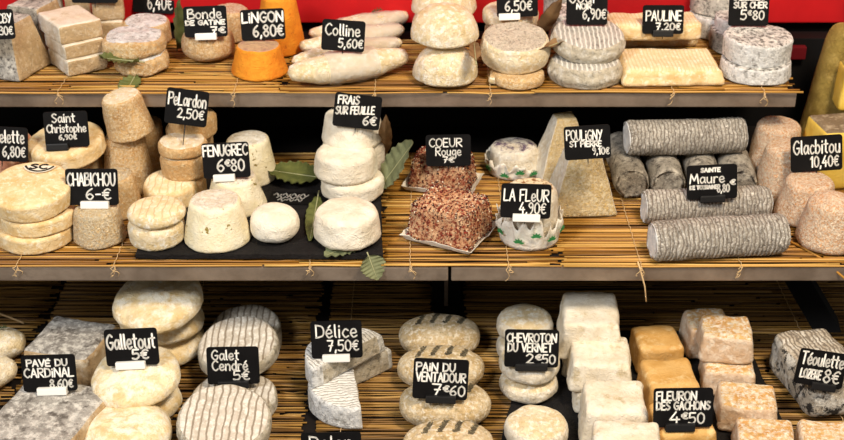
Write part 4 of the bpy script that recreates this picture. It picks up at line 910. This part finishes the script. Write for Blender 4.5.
WR = dict(mat='white rind', top='cream rind', group=gj, dome=.45, pill=3.0, amp=.0016)
drum('b7a', 'small_round_cheese', 'lower pale round of the pair behind the 2,50 card', (496, 553, 330, 372), ZL, H=.026, **WR)
drum('b7b', 'small_round_cheese', 'upper pale round of the pair behind the 2,50 card', (496, 552, 306, 350), 'b7a', **WR)
drum('b7c', 'small_round_cheese', 'lower pale round of the pair in front of the 2,50 card', (499, 558, 378, 408), ZBS, H=.020, **WR)
drum('b7d', 'small_round_cheese', 'upper pale round of the pair in front of the 2,50 card', (498, 560, 354, 392), 'b7c', H=.024, dy=.004, **WR)
drum('b7e', 'small_round_cheese', 'nearest pale round, wrinkled face seen from above', (504, 568, 409, 462), ZBS, **WR)
go_ = 'white bricks in a row, bottom row'
def wb(key, l, corner, z, dims, yaw=-4, **kw): block(key, 'white_brick_cheese', l, corner, (-1, -1), dims, yaw, z, 'chalk white brick rind', r=.0055, amp=.0024, group=go_, tp=(.88, .90), **kw)
wb('b8a', 'lower white brick at the back of the row', (562, 380), ZBS, (.061, .066, .030))
wb('b8b', 'upper white brick at the back of the row', (558, 361), 'b8a', (.064, .072, .042), tilt=(3, 0), lift=.003)
wb('b8c', 'lower white brick second from the back', (572, 414), ZBS, (.064, .060, .020))
wb('b8d', 'upper white brick second from the back', (567, 394), 'b8c', (.066, .062, .034))
wb('b8e', 'white brick third from the back of the row', (579, 452), ZBS, (.066, .062, .046))
wb('b8f', 'nearest white brick, cut by the picture bottom', (588, 500), ZBS, (.070, .064, .049))
gq2 = 'smooth caramel bricks, bottom row'
def cb(key, l, corner, dims, z=ZBS): block(key, 'caramel_brick_cheese', l, corner, (-1, -1), dims, 4, z, 'caramel brick rind', r=.006, amp=.0014, group=gq2, tp=(.90, .92))
cb('b9a', 'farthest smooth caramel brick', (636, 377), (.052, .050, .034))
cb('b9b', 'smooth caramel brick behind the 4,50 card', (646, 420), (.056, .056, .038))
cb('b9c', 'nearest smooth caramel brick, below the 4,50 card', (655, 470), (.060, .058, .040))
gs2 = 'orange dusted square bricks, bottom row'
def ob(key, l, corner, dims, z=ZBS, yaw=-7, **kw): block(key, 'dusted_brick_cheese', l, corner, (-1, -1), dims, yaw, z, 'pale pink brick side', 'pale orange brick top', r=.0055, amp=.0019, group=gs2, tp=(.90, .92), **kw)
ob('b10z', 'dusted brick standing at the back left of the dusted stack', (687, 362), (.05, .046, .040), yaw=4)
ob('b10a', 'lower dusted brick of the pair at the back', (700, 395), (.056, .050, .028))
ob('b10b', 'upper dusted brick of the pair at the back', (698, 363), 'b10a' and (.056, .050, .032), z='b10a')
ob('b10c', 'dusted brick in front of the stacked pair', (716, 433), (.060, .050, .031))
ob('b10d', 'nearest dusted brick, cut by the picture bottom', (734, 470), (.058, .050, .030))
ob('b10e', 'pale dusted brick in the lower right, beyond the slate tray', (797, 470), (.052, .045, .030), z=ZL)
# mottled block with the 8 euro card
block('b11', 'mottled_block_cheese', 'long mottled black and white block with 8 euro card', (808, 424), (-1, -1), (.070, .105, .046), 12, ZL, 'mottled blue black log', 'mottled block top', 'mottled blue black log', r=.012, amp=.003, tp=(.92, .95))

sign('black card priced 8,60 with white holder on the grey slab', (24, 354, 78, 391), 'b2', [('PAVÉ DU', .1, .85, .70, .18), ('CARDiNAL', .04, .95, .40, .24), ('8,60€', .5, .92, .1, .22)], roll=2, clip='w', clipw=.55, clipx=.04, yoff=.008)
sign('black card priced 5 with white holder on the floury wheels', (107, 328, 160, 365), 'b3e', [('Galletout', .04, .95, .46, .4), ('5€', .5, .8, .17, .26)], roll=3, clip='w', clipw=.56, clipx=-.04, pen=1.2, yoff=.02)
sign('small black card priced 5 on the ash discs', (208, 346, 260, 384), TOP['b4b'] - .004, off=.011, lines=[('Galet', .1, .62, .66, .26), ('Cendré', .1, .78, .38, .26), ('5€', .5, .8, .12, .24)], roll=1, clip='b', clipw=.6, yoff=.004)
sign('black card priced 7,50 with white holder on the half rounds', (312, 320, 363, 358), 'b5c', [('Délice', .1, .9, .56, .34), ('7,50€', .32, .92, .2, .28)], roll=2, clip='w', clipw=.54, clipx=-.02, yoff=.004)
sign('black card rising into view at the bottom, below half rounds', (302, 431, 362, 468), ZL + .02, [('Dolon', .14, .85, .58, .32)], roll=1, yoff=.002)
sign('black card priced 7,60 on the ash slashed loaves', (412, 358, 467, 399), TOP['b6c'] - .004, off=.008, lines=[('PAiN DU', .05, .75, .7, .2), ('VENTADOUR', .06, .95, .44, .22), ('7', .36, .52, .1, .28), ('€', .56, .66, .2, .15), ('60', .68, .95, .1, .25)], roll=-3, clip='b', clipw=.55, clipx=.02, yoff=.004)
sign('black card priced 2,50 on the pale wrinkled rounds', (504, 329, 558, 367), TOP['b7d'], [('CHEVROTON', .04, .95, .68, .22), ('DU VERNET', .06, .88, .42, .22), ('2', .4, .54, .1, .26), ('€', .58, .68, .2, .15), ('50', .7, .94, .1, .24)], roll=-1, clip='b', clipw=.6, clipx=.0, yoff=.016)
sign('black card priced 4,50 on the smooth caramel bricks', (653, 387, 712, 427), 'b9c', [('FLEURON', .05, .72, .7, .22), ('DES GACHONS', .05, .95, .46, .2), ('4', .28, .44, .1, .3), ('€', .48, .58, .22, .16), ('50', .6, .86, .1, .27)], roll=1, clip='b', clipw=.5, clipx=-.05, yoff=.012)
sign('black card priced 8 tilted on the mottled black and white block', (792, 350, 842, 386), 'b11', [('Téoulette', .06, .92, .58, .34), ('LOZERE', .1, .52, .2, .24), ('8€', .58, .9, .14, .36)], roll=-10, clip='b', clipw=.5, clipx=.1, pen=1.1, yoff=.012)
